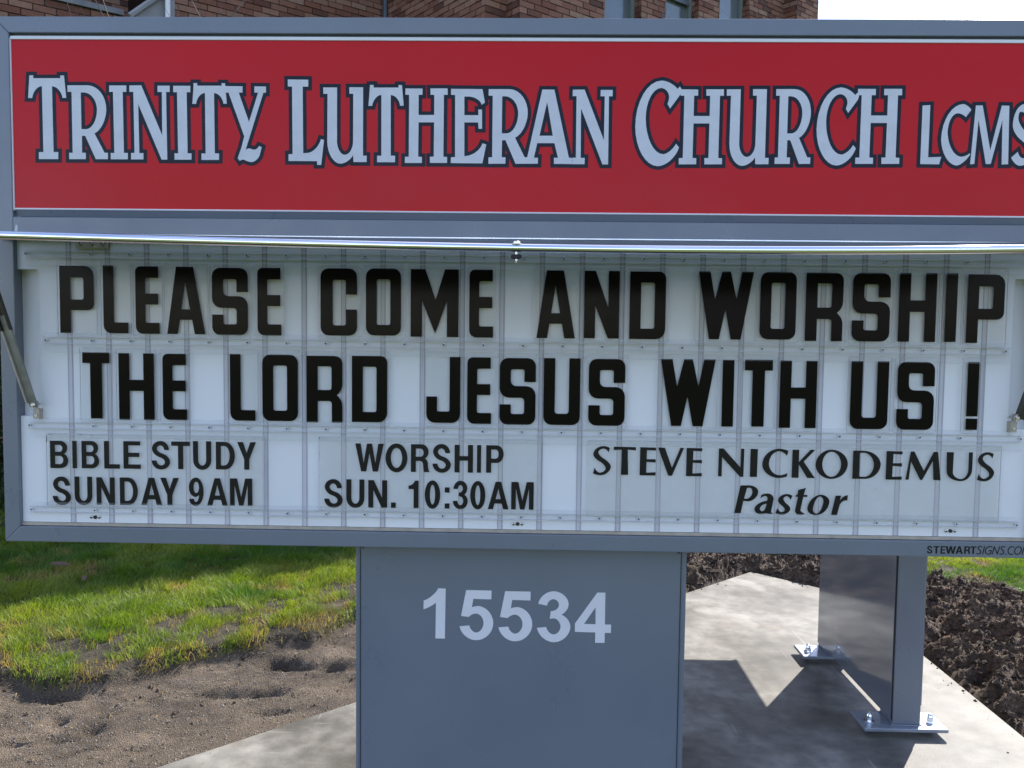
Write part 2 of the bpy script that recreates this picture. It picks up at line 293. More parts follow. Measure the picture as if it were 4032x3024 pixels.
# ------------------------------------------------------------------ outlines of the written characters, metres on the sign plane
BANNER=[[[[[-1.1401,1.9857],[-1.1309,1.9858],[-1.1311,1.9793],[-1.0678,1.9796],[-1.0681,1.9857],[-1.0592,1.9858],[-1.0548,1.935],[-1.0636,1.9349],[-1.0672,1.961,1],[-1.0877,1.9613],[-1.0872,1.8115],[-1.0761,1.8116],[-1.0765,1.7954],[-1.1221,1.7951],[-1.1217,1.8111],[-1.1111,1.8112],[-1.1113,1.9612],[-1.1306,1.9614,1],[-1.1346,1.9342],[-1.1442,1.9342]]],[[[-1.0517,1.9635],[-1.0039,1.9638],[-0.961,1.9626,1],[-0.9619,1.9093],[-0.9632,1.8662,1],[-0.9904,1.8547],[-0.9677,1.8106],[-0.9597,1.8106],[-0.96,1.7961],[-0.9884,1.7959],[-1.0123,1.849],[-1.0199,1.849],[-1.0203,1.8102],[-1.0116,1.8103],[-1.0119,1.7957],[-1.0509,1.7954],[-1.0506,1.81],[-1.0424,1.8101],[-1.0423,1.9488],[-1.0516,1.9487]],[[-1.0207,1.9475],[-1.0122,1.9476],[-0.983,1.9453,1],[-0.9837,1.9083],[-0.9845,1.8644,1],[-1.0102,1.8642],[-1.0207,1.8642]]],[[[-0.9541,1.9637],[-0.9141,1.9639],[-0.9144,1.9494],[-0.9229,1.9494],[-0.9223,1.8105],[-0.9131,1.8106],[-0.9133,1.796],[-0.9534,1.7958],[-0.9532,1.8103],[-0.9447,1.8104],[-0.9455,1.9493],[-0.9543,1.9492]]],[[[-0.9071,1.9639],[-0.8794,1.9644],[-0.8321,1.8508],[-0.8318,1.9495],[-0.8417,1.9495],[-0.8415,1.9637],[-0.8133,1.9638],[-0.8135,1.9496],[-0.8219,1.9496],[-0.8211,1.796],[-0.8344,1.7959],[-0.8871,1.9218],[-0.8861,1.8104],[-0.8766,1.8105],[-0.8768,1.7961],[-0.9059,1.7959],[-0.9056,1.8106],[-0.8975,1.8107],[-0.8981,1.9495],[-0.9073,1.9495]]],[[[-0.805,1.9636],[-0.7654,1.9638],[-0.7656,1.9494],[-0.774,1.9494],[-0.7735,1.8106],[-0.7644,1.8107],[-0.7646,1.7962],[-0.8043,1.7959],[-0.8041,1.8104],[-0.7956,1.8105],[-0.7965,1.9493],[-0.8052,1.9492]]],[[[-0.7575,1.9701],[-0.7493,1.9701],[-0.7494,1.9642],[-0.6927,1.9644],[-0.6929,1.9701],[-0.6849,1.9701],[-0.681,1.9237],[-0.6889,1.9236],[-0.6921,1.9475,1],[-0.7105,1.9477],[-0.71,1.8108],[-0.7001,1.8108],[-0.7004,1.7961],[-0.7413,1.7958],[-0.741,1.8104],[-0.7314,1.8105],[-0.7316,1.9476],[-0.749,1.9478,1],[-0.7525,1.923],[-0.7611,1.9229]]],[[[-0.6853,1.9636],[-0.6444,1.9633],[-0.6445,1.9491],[-0.6533,1.9491],[-0.63,1.8829],[-0.6085,1.9493],[-0.6171,1.9493],[-0.617,1.9633],[-0.59,1.9631],[-0.5901,1.9491],[-0.5962,1.949],[-0.6384,1.8192],[-0.634,1.8235,1],[-0.6287,1.8227],[-0.6191,1.8198],[-0.6111,1.8199,1],[-0.607,1.8285],[-0.6009,1.8258],[-0.6059,1.8064],[-0.6131,1.7917,1],[-0.6245,1.7916],[-0.6334,1.7921,1],[-0.6404,1.7962],[-0.6465,1.7993,1],[-0.6519,1.7937],[-0.6569,1.8006],[-0.6481,1.8243],[-0.6412,1.8501],[-0.677,1.949],[-0.6854,1.9489]]]],[[[[-0.5397,1.9792],[-0.4924,1.9789],[-0.4925,1.9632],[-0.5054,1.9635],[-0.5047,1.8126],[-0.4924,1.8137],[-0.4705,1.8177,1],[-0.4634,1.8452],[-0.4564,1.8431],[-0.4631,1.7864],[-0.4723,1.7863],[-0.4728,1.7949],[-0.5387,1.7948],[-0.5387,1.8103],[-0.5293,1.8104],[-0.5299,1.9634],[-0.5396,1.9637]]],[[[-0.4581,1.9617],[-0.4261,1.9618],[-0.4264,1.8387],[-0.4249,1.8096,1],[-0.4083,1.8097],[-0.3892,1.8102,1],[-0.3892,1.8407],[-0.3888,1.9477],[-0.3978,1.948],[-0.3979,1.9625],[-0.3661,1.9625],[-0.3663,1.808],[-0.3577,1.808],[-0.3578,1.7936],[-0.3883,1.7934],[-0.3891,1.809],[-0.3999,1.7895,1],[-0.4187,1.7894],[-0.4479,1.7906,1],[-0.4489,1.8386],[-0.4481,1.9474],[-0.4577,1.9474]]],[[[-0.3502,1.968],[-0.3418,1.968],[-0.342,1.962],[-0.2846,1.9623],[-0.2848,1.968],[-0.2768,1.968],[-0.2728,1.9215],[-0.2808,1.9214],[-0.284,1.9453,1],[-0.3026,1.9456],[-0.3022,1.8084],[-0.2922,1.8084],[-0.2925,1.7937],[-0.3338,1.7934],[-0.3335,1.808],[-0.3238,1.8081],[-0.324,1.9455],[-0.3415,1.9457,1],[-0.3452,1.9208],[-0.3538,1.9207]]],[[[-0.2688,1.9604],[-0.2296,1.9603],[-0.2296,1.9464],[-0.2384,1.9463],[-0.2385,1.9009],[-0.2025,1.9011],[-0.2026,1.9465],[-0.2111,1.9465],[-0.2114,1.9607],[-0.1721,1.9609],[-0.1717,1.9465],[-0.1805,1.9465],[-0.1808,1.8068],[-0.1723,1.8064],[-0.1723,1.7929],[-0.2117,1.7926],[-0.212,1.8066],[-0.203,1.807],[-0.2026,1.8845],[-0.2384,1.8843],[-0.2388,1.8068],[-0.2303,1.8061],[-0.2303,1.7925],[-0.2695,1.7922],[-0.2695,1.8062],[-0.2606,1.8066],[-0.2603,1.9461],[-0.2688,1.9463]]],[[[-0.1643,1.9601],[-0.0922,1.9597],[-0.0864,1.9298],[-0.0937,1.9244],[-0.0987,1.9435,1],[-0.1252,1.943],[-0.1336,1.9429],[-0.1333,1.901],[-0.1009,1.9012],[-0.1017,1.9138],[-0.0929,1.9139],[-0.0925,1.8705],[-0.1006,1.8704],[-0.1015,1.8849],[-0.1332,1.8847],[-0.1326,1.8085],[-0.0993,1.8094,1],[-0.0911,1.8378],[-0.0825,1.835],[-0.091,1.7924],[-0.1639,1.7926],[-0.1632,1.8061],[-0.154,1.8061],[-0.1547,1.9461],[-0.1642,1.9467]]],[[[-0.0781,1.9598],[-0.0302,1.96],[0.0127,1.9589,1],[0.0118,1.9056],[0.0105,1.8625,1],[-0.0167,1.8509],[0.006,1.8068],[0.0139,1.8069],[0.0137,1.7923],[-0.0148,1.7921],[-0.0386,1.8453],[-0.0463,1.8452],[-0.0467,1.8065],[-0.038,1.8065],[-0.0382,1.792],[-0.0772,1.7917],[-0.0769,1.8063],[-0.0687,1.8063],[-0.0686,1.9451],[-0.078,1.945]],[[-0.047,1.9438],[-0.0385,1.9439],[-0.0094,1.9416,1],[-0.01,1.9046],[-0.0108,1.8607,1],[-0.0366,1.8605],[-0.047,1.8604]]],[[[0.0444,1.9594],[0.0719,1.9595],[0.1072,1.8065],[0.1146,1.8061],[0.1148,1.7923],[0.0732,1.7924],[0.073,1.8062],[0.0822,1.8063],[0.0736,1.8392],[0.0343,1.839],[0.0273,1.8059],[0.0365,1.806],[0.0363,1.7925],[0.0043,1.7923],[0.0041,1.8057],[0.0115,1.8058]],[[0.0558,1.9317],[0.0697,1.8559],[0.0392,1.8557]]],[[[0.1139,1.9595],[0.1407,1.9599],[0.1865,1.8467],[0.1868,1.9451],[0.1772,1.9451],[0.1774,1.9593],[0.2047,1.9594],[0.2045,1.9452],[0.1963,1.9452],[0.1971,1.792],[0.1842,1.7919],[0.1333,1.9175],[0.1342,1.8064],[0.1435,1.8065],[0.1432,1.7922],[0.1151,1.792],[0.1153,1.8066],[0.1232,1.8067],[0.1226,1.9451],[0.1137,1.9451]]]],[[[[0.3154,1.981],[0.3386,1.9801,1],[0.3517,1.9624],[0.3569,1.968],[0.3617,1.9606],[0.359,1.9511],[0.3356,1.9185],[0.3295,1.9289],[0.3331,1.9374,1],[0.3329,1.9442],[0.3321,1.9645,1],[0.3141,1.9644],[0.2798,1.9625,1],[0.2808,1.8964],[0.2828,1.8164,1],[0.3217,1.816],[0.3389,1.8168,1],[0.3511,1.8397],[0.358,1.8314],[0.3447,1.7895,1],[0.3102,1.7889],[0.2592,1.7897,1],[0.2574,1.8776],[0.2562,1.9793,1],[0.3154,1.981]]],[[[0.3588,1.9616],[0.3984,1.9614],[0.3984,1.9476],[0.3895,1.9475],[0.3894,1.9021],[0.4258,1.9023],[0.4257,1.9477],[0.4171,1.9477],[0.4168,1.9619],[0.4565,1.9621],[0.4569,1.9477],[0.448,1.9477],[0.4476,1.8081],[0.4563,1.8077],[0.4563,1.7942],[0.4165,1.7939],[0.4161,1.8079],[0.4253,1.8083],[0.4257,1.8857],[0.3895,1.8855],[0.3891,1.8081],[0.3977,1.8074],[0.3977,1.7938],[0.3581,1.7935],[0.3581,1.8075],[0.367,1.8079],[0.3674,1.9473],[0.3588,1.9475]]],[[[0.463,1.9621],[0.4945,1.9623],[0.4942,1.8399],[0.4957,1.811,1],[0.5121,1.8111],[0.5309,1.8116,1],[0.5309,1.8419],[0.5313,1.9483],[0.5224,1.9486],[0.5224,1.9629],[0.5536,1.9629],[0.5535,1.8093],[0.5619,1.8094],[0.5618,1.7951],[0.5318,1.7949],[0.531,1.8104],[0.5203,1.791,1],[0.5018,1.7909],[0.473,1.7921,1],[0.4721,1.8398],[0.4728,1.948],[0.4634,1.9479]]],[[[0.5747,1.9632],[0.617,1.9634],[0.6551,1.9623,1],[0.6542,1.9093],[0.6531,1.8664,1],[0.629,1.8548],[0.6491,1.8109],[0.6562,1.811],[0.6559,1.7965],[0.6307,1.7963],[0.6096,1.8492],[0.6028,1.8492],[0.6025,1.8106],[0.6102,1.8106],[0.6099,1.7961],[0.5754,1.7959],[0.5757,1.8104],[0.5829,1.8104],[0.583,1.9485],[0.5747,1.9485]],[[0.6022,1.9473],[0.6097,1.9473],[0.6355,1.9451,1],[0.6349,1.9083],[0.6342,1.8645,1],[0.6114,1.8644],[0.6021,1.8643]]],[[[0.7199,1.9677],[0.7406,1.9669,1],[0.7523,1.9508],[0.757,1.9559],[0.7613,1.9492],[0.7588,1.9405],[0.7379,1.9109],[0.7325,1.9204],[0.7357,1.9281,1],[0.7355,1.9343],[0.7348,1.9527,1],[0.7187,1.9526],[0.688,1.9509,1],[0.689,1.8909],[0.6908,1.8182,1],[0.7255,1.8178],[0.7409,1.8185,1],[0.7518,1.8393],[0.758,1.8318],[0.746,1.7937,1],[0.7152,1.7932],[0.6696,1.794,1],[0.6681,1.8738],[0.667,1.9662,1],[0.7199,1.9677]]],[[[0.7584,1.9647],[0.7985,1.9646],[0.7985,1.9508],[0.7894,1.9507],[0.7893,1.9055],[0.8261,1.9057],[0.826,1.9509],[0.8173,1.9509],[0.817,1.965],[0.8572,1.9652],[0.8575,1.9509],[0.8485,1.9509],[0.8482,1.8118],[0.8569,1.8113],[0.8569,1.7979],[0.8167,1.7976],[0.8164,1.8116],[0.8256,1.812],[0.826,1.8891],[0.7894,1.8889],[0.789,1.8117],[0.7977,1.8111],[0.7977,1.7975],[0.7577,1.7972],[0.7577,1.8112],[0.7667,1.8116],[0.7671,1.9505],[0.7584,1.9508]]]],[[[[0.9044,1.9285],[0.9217,1.9296],[0.9215,1.8131],[0.9509,1.8142],[0.9466,1.7975],[0.9042,1.798]]],[[[1.0139,1.9194],[1.0022,1.903],[0.9955,1.9115,1],[0.9835,1.9117],[0.9614,1.9107,1],[0.9629,1.8666],[0.968,1.815,1],[0.9952,1.8148],[1.0073,1.8152,1],[1.0143,1.8229],[1.0154,1.8197],[1.0005,1.795,1],[0.9853,1.7951],[0.9515,1.7984,1],[0.9489,1.854],[0.9492,1.9313,1],[0.9959,1.9324],[1.0074,1.9297,1],[1.0139,1.9194]]],[[[1.0235,1.9292],[1.0387,1.9295],[1.06,1.8295],[1.0815,1.9293],[1.0982,1.929],[1.1014,1.7988],[1.0868,1.7981],[1.0843,1.8972],[1.0624,1.7992],[1.0513,1.7991],[1.0309,1.8969],[1.0257,1.7989],[1.0162,1.7981]]],[[[1.1528,1.9193],[1.1434,1.9042],[1.1366,1.9157,1],[1.124,1.9158],[1.1187,1.9156,1],[1.1197,1.9003],[1.1206,1.8852,1],[1.1387,1.8703],[1.1609,1.8553,1],[1.1613,1.8339],[1.1612,1.7955,1],[1.1271,1.7956],[1.1144,1.7964,1],[1.1075,1.8138],[1.1218,1.8267],[1.125,1.8122,1],[1.1339,1.8123],[1.1465,1.8137,1],[1.1451,1.8288],[1.1438,1.8426,1],[1.1269,1.8538],[1.1086,1.8676,1],[1.1078,1.8851],[1.1068,1.9328,1],[1.1332,1.9332],[1.1471,1.9318,1],[1.1528,1.9193]]]]]
NUMBER=[[[[-0.1925,0.7819],[-0.1741,0.7815],[-0.1753,0.6572],[-0.1985,0.6574],[-0.1977,0.7465],[-0.209,0.7349,1],[-0.2281,0.7293],[-0.2278,0.751],[-0.2024,0.759,1],[-0.1925,0.7819]]],[[[-0.1242,0.7788],[-0.0622,0.7786],[-0.0625,0.7568],[-0.1065,0.7573],[-0.1099,0.7363],[-0.1015,0.7403,1],[-0.0925,0.7398],[-0.0578,0.7355,1],[-0.0572,0.6979],[-0.0581,0.6556,1],[-0.0985,0.6548],[-0.1333,0.6541,1],[-0.1396,0.6888],[-0.1156,0.6911],[-0.1121,0.6738,1],[-0.0986,0.6738],[-0.0807,0.6757,1],[-0.0812,0.6986],[-0.0823,0.7213,1],[-0.1002,0.721],[-0.1103,0.7208,1],[-0.1174,0.7122],[-0.1362,0.7146]]],[[[-0.0291,0.7779],[0.0328,0.7777],[0.0326,0.7558],[-0.0115,0.7564],[-0.0149,0.7354],[-0.0064,0.7394,1],[0.0026,0.7389],[0.0373,0.7346,1],[0.0379,0.697],[0.037,0.6547,1],[-0.0034,0.6539],[-0.0382,0.6532,1],[-0.0445,0.6879],[-0.0205,0.6901],[-0.017,0.6729,1],[-0.0036,0.6729],[0.0144,0.6748,1],[0.0139,0.6977],[0.0128,0.7204,1],[-0.0051,0.7201],[-0.0152,0.7199,1],[-0.0223,0.7113],[-0.0411,0.7137]]],[[[0.0516,0.748],[0.0567,0.7789,1],[0.089,0.7797],[0.1247,0.7786,1],[0.1254,0.748],[0.1254,0.7298,1],[0.1081,0.722],[0.1301,0.7151,1],[0.1307,0.6924],[0.1288,0.6547,1],[0.0908,0.6533],[0.055,0.6544,1],[0.0492,0.6885],[0.0718,0.691],[0.076,0.6726,1],[0.0894,0.6727],[0.1066,0.6737,1],[0.1066,0.693],[0.1045,0.7135,1],[0.0889,0.7127],[0.08,0.7114],[0.0824,0.7306],[0.102,0.7305,1],[0.102,0.7464],[0.1016,0.76,1],[0.0882,0.7602],[0.0748,0.7595,1],[0.073,0.7438]]],[[[0.1947,0.7785],[0.2141,0.7784],[0.2144,0.6997],[0.2293,0.6997],[0.2292,0.679],[0.2143,0.6792],[0.2141,0.6541],[0.1911,0.6541],[0.1913,0.6796],[0.1416,0.6803],[0.1415,0.701]],[[0.1909,0.7417],[0.1916,0.7001],[0.1636,0.7003]]]]
PASTOR=[[[[0.2131,1.1388],[0.2102,1.1283],[0.2069,1.1375,1],[0.1984,1.1374],[0.1864,1.1367,1],[0.1865,1.128],[0.1874,1.1209,1],[0.1996,1.1138],[0.2162,1.105,1],[0.2163,1.0953],[0.2148,1.075,1],[0.1918,1.0746],[0.1822,1.0745,1],[0.1746,1.0785],[0.1785,1.0927],[0.1821,1.0806,1],[0.1917,1.0807],[0.2043,1.0822,1],[0.2041,1.0919],[0.2035,1.0992,1],[0.19,1.1071],[0.1749,1.1146,1],[0.1748,1.1239],[0.1749,1.1431,1],[0.1991,1.1435],[0.2075,1.1436,1],[0.2131,1.1388]]],[[[0.2225,1.1426],[0.2738,1.1419],[0.2739,1.1341],[0.2549,1.1358],[0.2568,1.0764],[0.2401,1.0761],[0.2409,1.1358],[0.2221,1.1343]]],[[[0.2839,1.142],[0.3207,1.1416],[0.3201,1.1345],[0.2997,1.1354],[0.2994,1.114],[0.3201,1.1143],[0.3203,1.1065],[0.299,1.1077],[0.2986,1.0824],[0.3207,1.0837],[0.3204,1.0759],[0.2835,1.0758]]],[[[0.3253,1.1419],[0.3411,1.1416],[0.3585,1.0949],[0.3772,1.1419],[0.3856,1.1415],[0.359,1.0759],[0.3503,1.0758]]],[[[0.3918,1.1419],[0.4283,1.1414],[0.4277,1.1343],[0.4074,1.1353],[0.4072,1.1138],[0.4277,1.1141],[0.4278,1.1063],[0.4068,1.1075],[0.4064,1.0821],[0.4283,1.0834],[0.428,1.0756],[0.3915,1.0755]]],[[[0.4665,1.1417],[0.477,1.1419],[0.5175,1.0978],[0.5177,1.142],[0.5254,1.1416],[0.5248,1.0758],[0.5169,1.0759],[0.4744,1.1214],[0.4744,1.0762],[0.466,1.0761]]],[[[0.54,1.1418],[0.5568,1.1416],[0.5562,1.076],[0.5397,1.076]]],[[[0.6272,1.1382],[0.6244,1.1265],[0.6169,1.1369,1],[0.6062,1.1374],[0.5823,1.1364,1],[0.5831,1.1073],[0.5851,1.0794,1],[0.6102,1.081],[0.6198,1.0818,1],[0.6268,1.0868],[0.6252,1.078],[0.6164,1.0745,1],[0.6057,1.0743],[0.5697,1.0755,1],[0.5676,1.1058],[0.5678,1.141,1],[0.6048,1.1432],[0.6179,1.1434,1],[0.6272,1.1382]]],[[[0.6369,1.1413],[0.6522,1.1415],[0.6522,1.1124],[0.6784,1.1419],[0.6892,1.1415],[0.6633,1.1138],[0.6906,1.0751],[0.6725,1.0756],[0.6523,1.1071],[0.6526,1.0755],[0.6363,1.0755]]],[[[0.7268,1.1428],[0.7638,1.1426,1],[0.7651,1.11],[0.7661,1.0748,1],[0.728,1.074],[0.6921,1.0742,1],[0.6908,1.1064],[0.6911,1.1416,1],[0.7268,1.1428]],[[0.727,1.138],[0.7056,1.1369,1],[0.7063,1.1079],[0.7075,1.0793,1],[0.7278,1.0791],[0.7502,1.0794,1],[0.7497,1.109],[0.7485,1.1376,1],[0.727,1.138]]],[[[0.7767,1.1413],[0.8019,1.1412],[0.8395,1.1401,1],[0.8409,1.1099],[0.8412,1.0772,1],[0.8067,1.0754],[0.7764,1.0752]],[[0.7923,1.136],[0.8009,1.1364],[0.824,1.1357,1],[0.825,1.1089],[0.8255,1.0818,1],[0.8053,1.0803],[0.7924,1.0806]]],[[[0.8535,1.1413],[0.8903,1.1408],[0.8897,1.1337],[0.8693,1.1346],[0.869,1.1131],[0.8897,1.1134],[0.8899,1.1055],[0.8687,1.1067],[0.8682,1.0811],[0.8904,1.0824],[0.89,1.0746],[0.8532,1.0745]]],[[[0.9089,1.1408],[0.9172,1.141],[0.9404,1.0964],[0.9618,1.1411],[0.9713,1.141],[0.9798,1.0744],[0.9633,1.0754],[0.9601,1.1194],[0.9377,1.075],[0.9329,1.0749],[0.9103,1.1174],[0.9065,1.075],[0.8989,1.0749]]],[[[0.9915,1.1408],[1.0076,1.1406],[1.007,1.093],[1.0088,1.079,1],[1.0266,1.0783],[1.0408,1.079,1],[1.0423,1.0984],[1.0422,1.1408],[1.0512,1.141],[1.0512,1.1009],[1.0517,1.0743,1],[1.0261,1.0732],[0.9936,1.0734,1],[0.9927,1.0952]]],[[[1.0988,1.1373],[1.096,1.1268],[1.093,1.136,1],[1.0852,1.1358],[1.074,1.1352,1],[1.0742,1.1265],[1.075,1.1195,1],[1.0862,1.1124],[1.1016,1.1037,1],[1.1017,1.0941],[1.1003,1.074,1],[1.0791,1.0736],[1.0701,1.0735,1],[1.0631,1.0775],[1.0667,1.0916],[1.07,1.0795,1],[1.079,1.0797],[1.0906,1.0811,1],[1.0904,1.0907],[1.0898,1.098,1],[1.0774,1.1058],[1.0634,1.1133,1],[1.0633,1.1225],[1.0634,1.1415,1],[1.0857,1.1419],[1.0935,1.142,1],[1.0988,1.1373]]],[[[0.5189,1.0557],[0.5403,1.0561],[0.56,1.0551,1],[0.5604,1.0413],[0.5593,1.0193,1],[0.5365,1.0184],[0.5264,1.0195],[0.5207,0.9898],[0.5058,0.9903]],[[0.534,1.0499],[0.5404,1.0505],[0.5469,1.0501,1],[0.5467,1.0403],[0.5455,1.0247,1],[0.5327,1.0242],[0.5279,1.0249]]],[[[0.5652,1.0243],[0.5678,1.0341],[0.5744,1.0378,1],[0.5828,1.0377],[0.5965,1.0369,1],[0.5966,1.0248],[0.5913,0.9942],[0.5964,0.9903],[0.5879,0.9873,1],[0.5793,0.991],[0.5746,0.9885,1],[0.565,0.9884],[0.5529,0.9899,1],[0.5526,1.0009],[0.5545,1.018,1],[0.5816,1.0204],[0.5824,1.027],[0.5813,1.0318,1],[0.5758,1.0315],[0.5686,1.0304,1],[0.5652,1.0243]],[[0.5806,1.0135],[0.5655,1.0121,1],[0.5651,1.0011],[0.566,0.995,1],[0.572,0.9956],[0.578,0.9964,1],[0.5806,1.0135]]],[[[0.6398,1.0327],[0.6353,1.0227],[0.6333,1.0319,1],[0.6261,1.0318],[0.6189,1.0312,1],[0.6191,1.0251],[0.6205,1.019,1],[0.6267,1.0143],[0.6357,1.0083,1],[0.6359,1.0022],[0.6346,0.9887,1],[0.6155,0.988],[0.607,0.9883,1],[0.6014,0.9919],[0.6066,1.0037],[0.6093,0.9944,1],[0.6153,0.9941],[0.6232,0.9947,1],[0.623,1.0008],[0.6221,1.0056,1],[0.6148,1.0104],[0.6069,1.0164,1],[0.6067,1.0225],[0.608,1.0359,1],[0.6272,1.0372],[0.6343,1.0373,1],[0.6398,1.0327]]],[[[0.653,1.0471],[0.6706,1.0522],[0.6658,1.0356],[0.6747,1.0357],[0.6739,1.0306],[0.6648,1.0307],[0.6593,1.0001],[0.66,0.994,1],[0.6684,0.9925],[0.668,0.9895],[0.6614,0.9875,1],[0.6529,0.989],[0.6457,0.9914,1],[0.647,1.0019],[0.6528,1.031],[0.6463,1.0309],[0.6479,1.0353],[0.651,1.0358]]],[[[0.7065,1.037],[0.7252,1.0353,1],[0.7259,1.0207],[0.7248,0.989,1],[0.6937,0.9878],[0.6757,0.9894,1],[0.675,1.0028],[0.6766,1.0345,1],[0.7065,1.037]],[[0.703,1.0325],[0.7127,1.0315,1],[0.7118,1.0205],[0.7091,0.9936,1],[0.6972,0.9922],[0.6876,0.992,1],[0.688,1.003],[0.6911,1.0311,1],[0.703,1.0325]]],[[[0.7396,1.0348],[0.752,1.0355],[0.75,1.0235],[0.7556,1.0358,1],[0.7682,1.0365],[0.7667,1.0238],[0.7631,1.0242],[0.7512,1.0231,1],[0.7492,1.0113],[0.7442,0.9888],[0.7304,0.9891]]]]
ROW1=[["P",-1.0796,1.3926,-0.9986,1.5498],["L",-0.9767,1.3931,-0.918,1.5515],["E",-0.9004,1.3925,-0.8441,1.5502],["A",-0.8263,1.3929,-0.7362,1.5502],["S",-0.7198,1.3918,-0.6356,1.5483],["E",-0.6133,1.3921,-0.5571,1.5493],["C",-0.4652,1.394,-0.3799,1.5497],["O",-0.359,1.3952,-0.2771,1.5507],["M",-0.2547,1.3932,-0.1431,1.55],["E",-0.1183,1.3929,-0.0625,1.55],["A",0.0383,1.3934,0.1273,1.5502],["N",0.148,1.3944,0.2288,1.55],["D",0.2527,1.3939,0.3355,1.5493],["W",0.41,1.3953,0.5363,1.5513],["O",0.5522,1.3964,0.6347,1.5516],["R",0.6563,1.394,0.7415,1.5507],["S",0.7628,1.3944,0.8489,1.5515],["H",0.8684,1.3947,0.9535,1.5522],["I",0.9746,1.3953,1.0005,1.5524],["P",1.0233,1.3936,1.1074,1.5506]]
ROW2=[["T",-1.029,1.1917,-0.965,1.348],["H",-0.9432,1.1897,-0.8589,1.347],["E",-0.8388,1.1903,-0.7816,1.3469],["L",-0.6793,1.1911,-0.6195,1.3481],["O",-0.6029,1.1916,-0.5189,1.348],["R",-0.4987,1.1896,-0.4142,1.3462],["D",-0.3919,1.1918,-0.3088,1.3475],["J",-0.2171,1.1927,-0.1378,1.3477],["E",-0.1215,1.1912,-0.0653,1.3472],["S",-0.0457,1.1905,0.0382,1.3464],["U",0.0568,1.1912,0.1417,1.3476],["S",0.1613,1.1909,0.2458,1.347],["W",0.3274,1.1929,0.454,1.3487],["I",0.4705,1.193,0.4972,1.3483],["T",0.5214,1.194,0.5857,1.3495],["H",0.6031,1.1919,0.688,1.3483],["U",0.7656,1.1915,0.852,1.3491],["S",0.8722,1.1912,0.957,1.3487],["!",1.0316,1.1931,1.0577,1.35]]
BIBLE=[["B",-1.1106,1.0723,-1.0672,1.1376],["I",-1.057,1.0725,-1.0463,1.1379],["B",-1.035,1.0728,-0.9931,1.1382],["L",-0.9811,1.0731,-0.9437,1.1386],["E",-0.9349,1.0734,-0.8936,1.1389],["S",-0.8677,1.0725,-0.8237,1.1407],["T",-0.8205,1.0742,-0.7764,1.1398],["U",-0.7687,1.0732,-0.7254,1.1415],["D",-0.7144,1.0748,-0.669,1.1406],["Y",-0.6635,1.0752,-0.6189,1.1409],["S",-1.1063,0.9838,-1.0624,1.0525],["U",-1.0533,0.9843,-1.0109,1.0529],["N",-1.0008,0.9861,-0.9567,1.052],["D",-0.9448,0.9866,-0.9015,1.0524],["A",-0.894,0.987,-0.8436,1.0527],["Y",-0.8478,0.9874,-0.8032,1.053],["9",-0.7797,0.9867,-0.7443,1.0548],["A",-0.7363,0.9884,-0.687,1.0538],["M",-0.6815,0.9889,-0.6283,1.0542]]
WORSHIP=[["W",-0.3838,1.0753,-0.3167,1.1415],["O",-0.3125,1.0742,-0.2606,1.1428],["R",-0.2526,1.0758,-0.2091,1.1415],["S",-0.2018,1.0747,-0.1585,1.1429],["H",-0.1499,1.0762,-0.1066,1.1416],["I",-0.0972,1.0763,-0.0876,1.1416],["P",-0.0757,1.0765,-0.0347,1.1416],["S",-0.4574,0.9877,-0.4136,1.0561],["U",-0.405,0.9879,-0.3622,1.0562],["N",-0.3531,0.9894,-0.3083,1.0551],[".",-0.2992,0.9895,-0.2878,1.0026],["1",-0.258,0.9896,-0.2343,1.0553],["0",-0.2197,0.9885,-0.183,1.0567],[":",-0.1724,0.9899,-0.161,1.0404],["3",-0.1533,0.9887,-0.1181,1.0568],["0",-0.1126,0.9888,-0.0767,1.0569],["A",-0.0708,0.9902,-0.022,1.0557],["M",-0.016,0.9904,0.0367,1.0558]]
MAKER=[["S",0.9527,0.9035,0.965,0.9216],["T",0.9675,0.9038,0.9809,0.9213],["E",0.9841,0.9038,0.9946,0.9214],["W",0.9953,0.9039,1.0192,0.9217],["A",1.0186,0.9041,1.0351,0.9219],["R",1.0383,0.9043,1.0522,0.922],["T",1.052,0.9045,1.0659,0.9221]]
MAKER2=[["S",1.0671,0.9044,1.0787,0.9222],["I",1.0811,0.9044,1.0843,0.9222],["G",1.0868,0.9044,1.1021,0.9224],["N",1.1029,0.9046,1.1192,0.9226],["S",1.1201,0.9047,1.1313,0.9228],[".",1.1328,0.9048,1.1351,0.907],["C",1.1387,0.9047,1.1519,0.9229],["O",1.1535,0.9049,1.1694,0.923],["M",1.171,0.9051,1.1905,0.9232]]
def P_(s):
    """compact glyph text: contours split by '|', points 'x,y' and control points 'cx,y'"""
    return [[([float(t) for t in q.lstrip('c').split(',')]+([1] if q[0]=='c' else [])) for q in c.split()] for c in s.split('|')]
def ro(pts):
    """polygon whose corners carry a radius: 'x,y,r'"""
    P=[[float(t) for t in q.split(',')] for q in pts.split()]; out=[]; n=len(P)
    for i,p in enumerate(P):
        if len(p)<3: out.append([p[0],p[1]]); continue
        a,b=Vector(P[i-1][:2]),Vector(P[(i+1)%n][:2]); c=Vector(p[:2]); r=p[2]
        u=c+(a-c).normalized()*r; v=c+(b-c).normalized()*r; out+=[[u.x,u.y],[c.x,c.y,1],[v.x,v.y]]
    return out
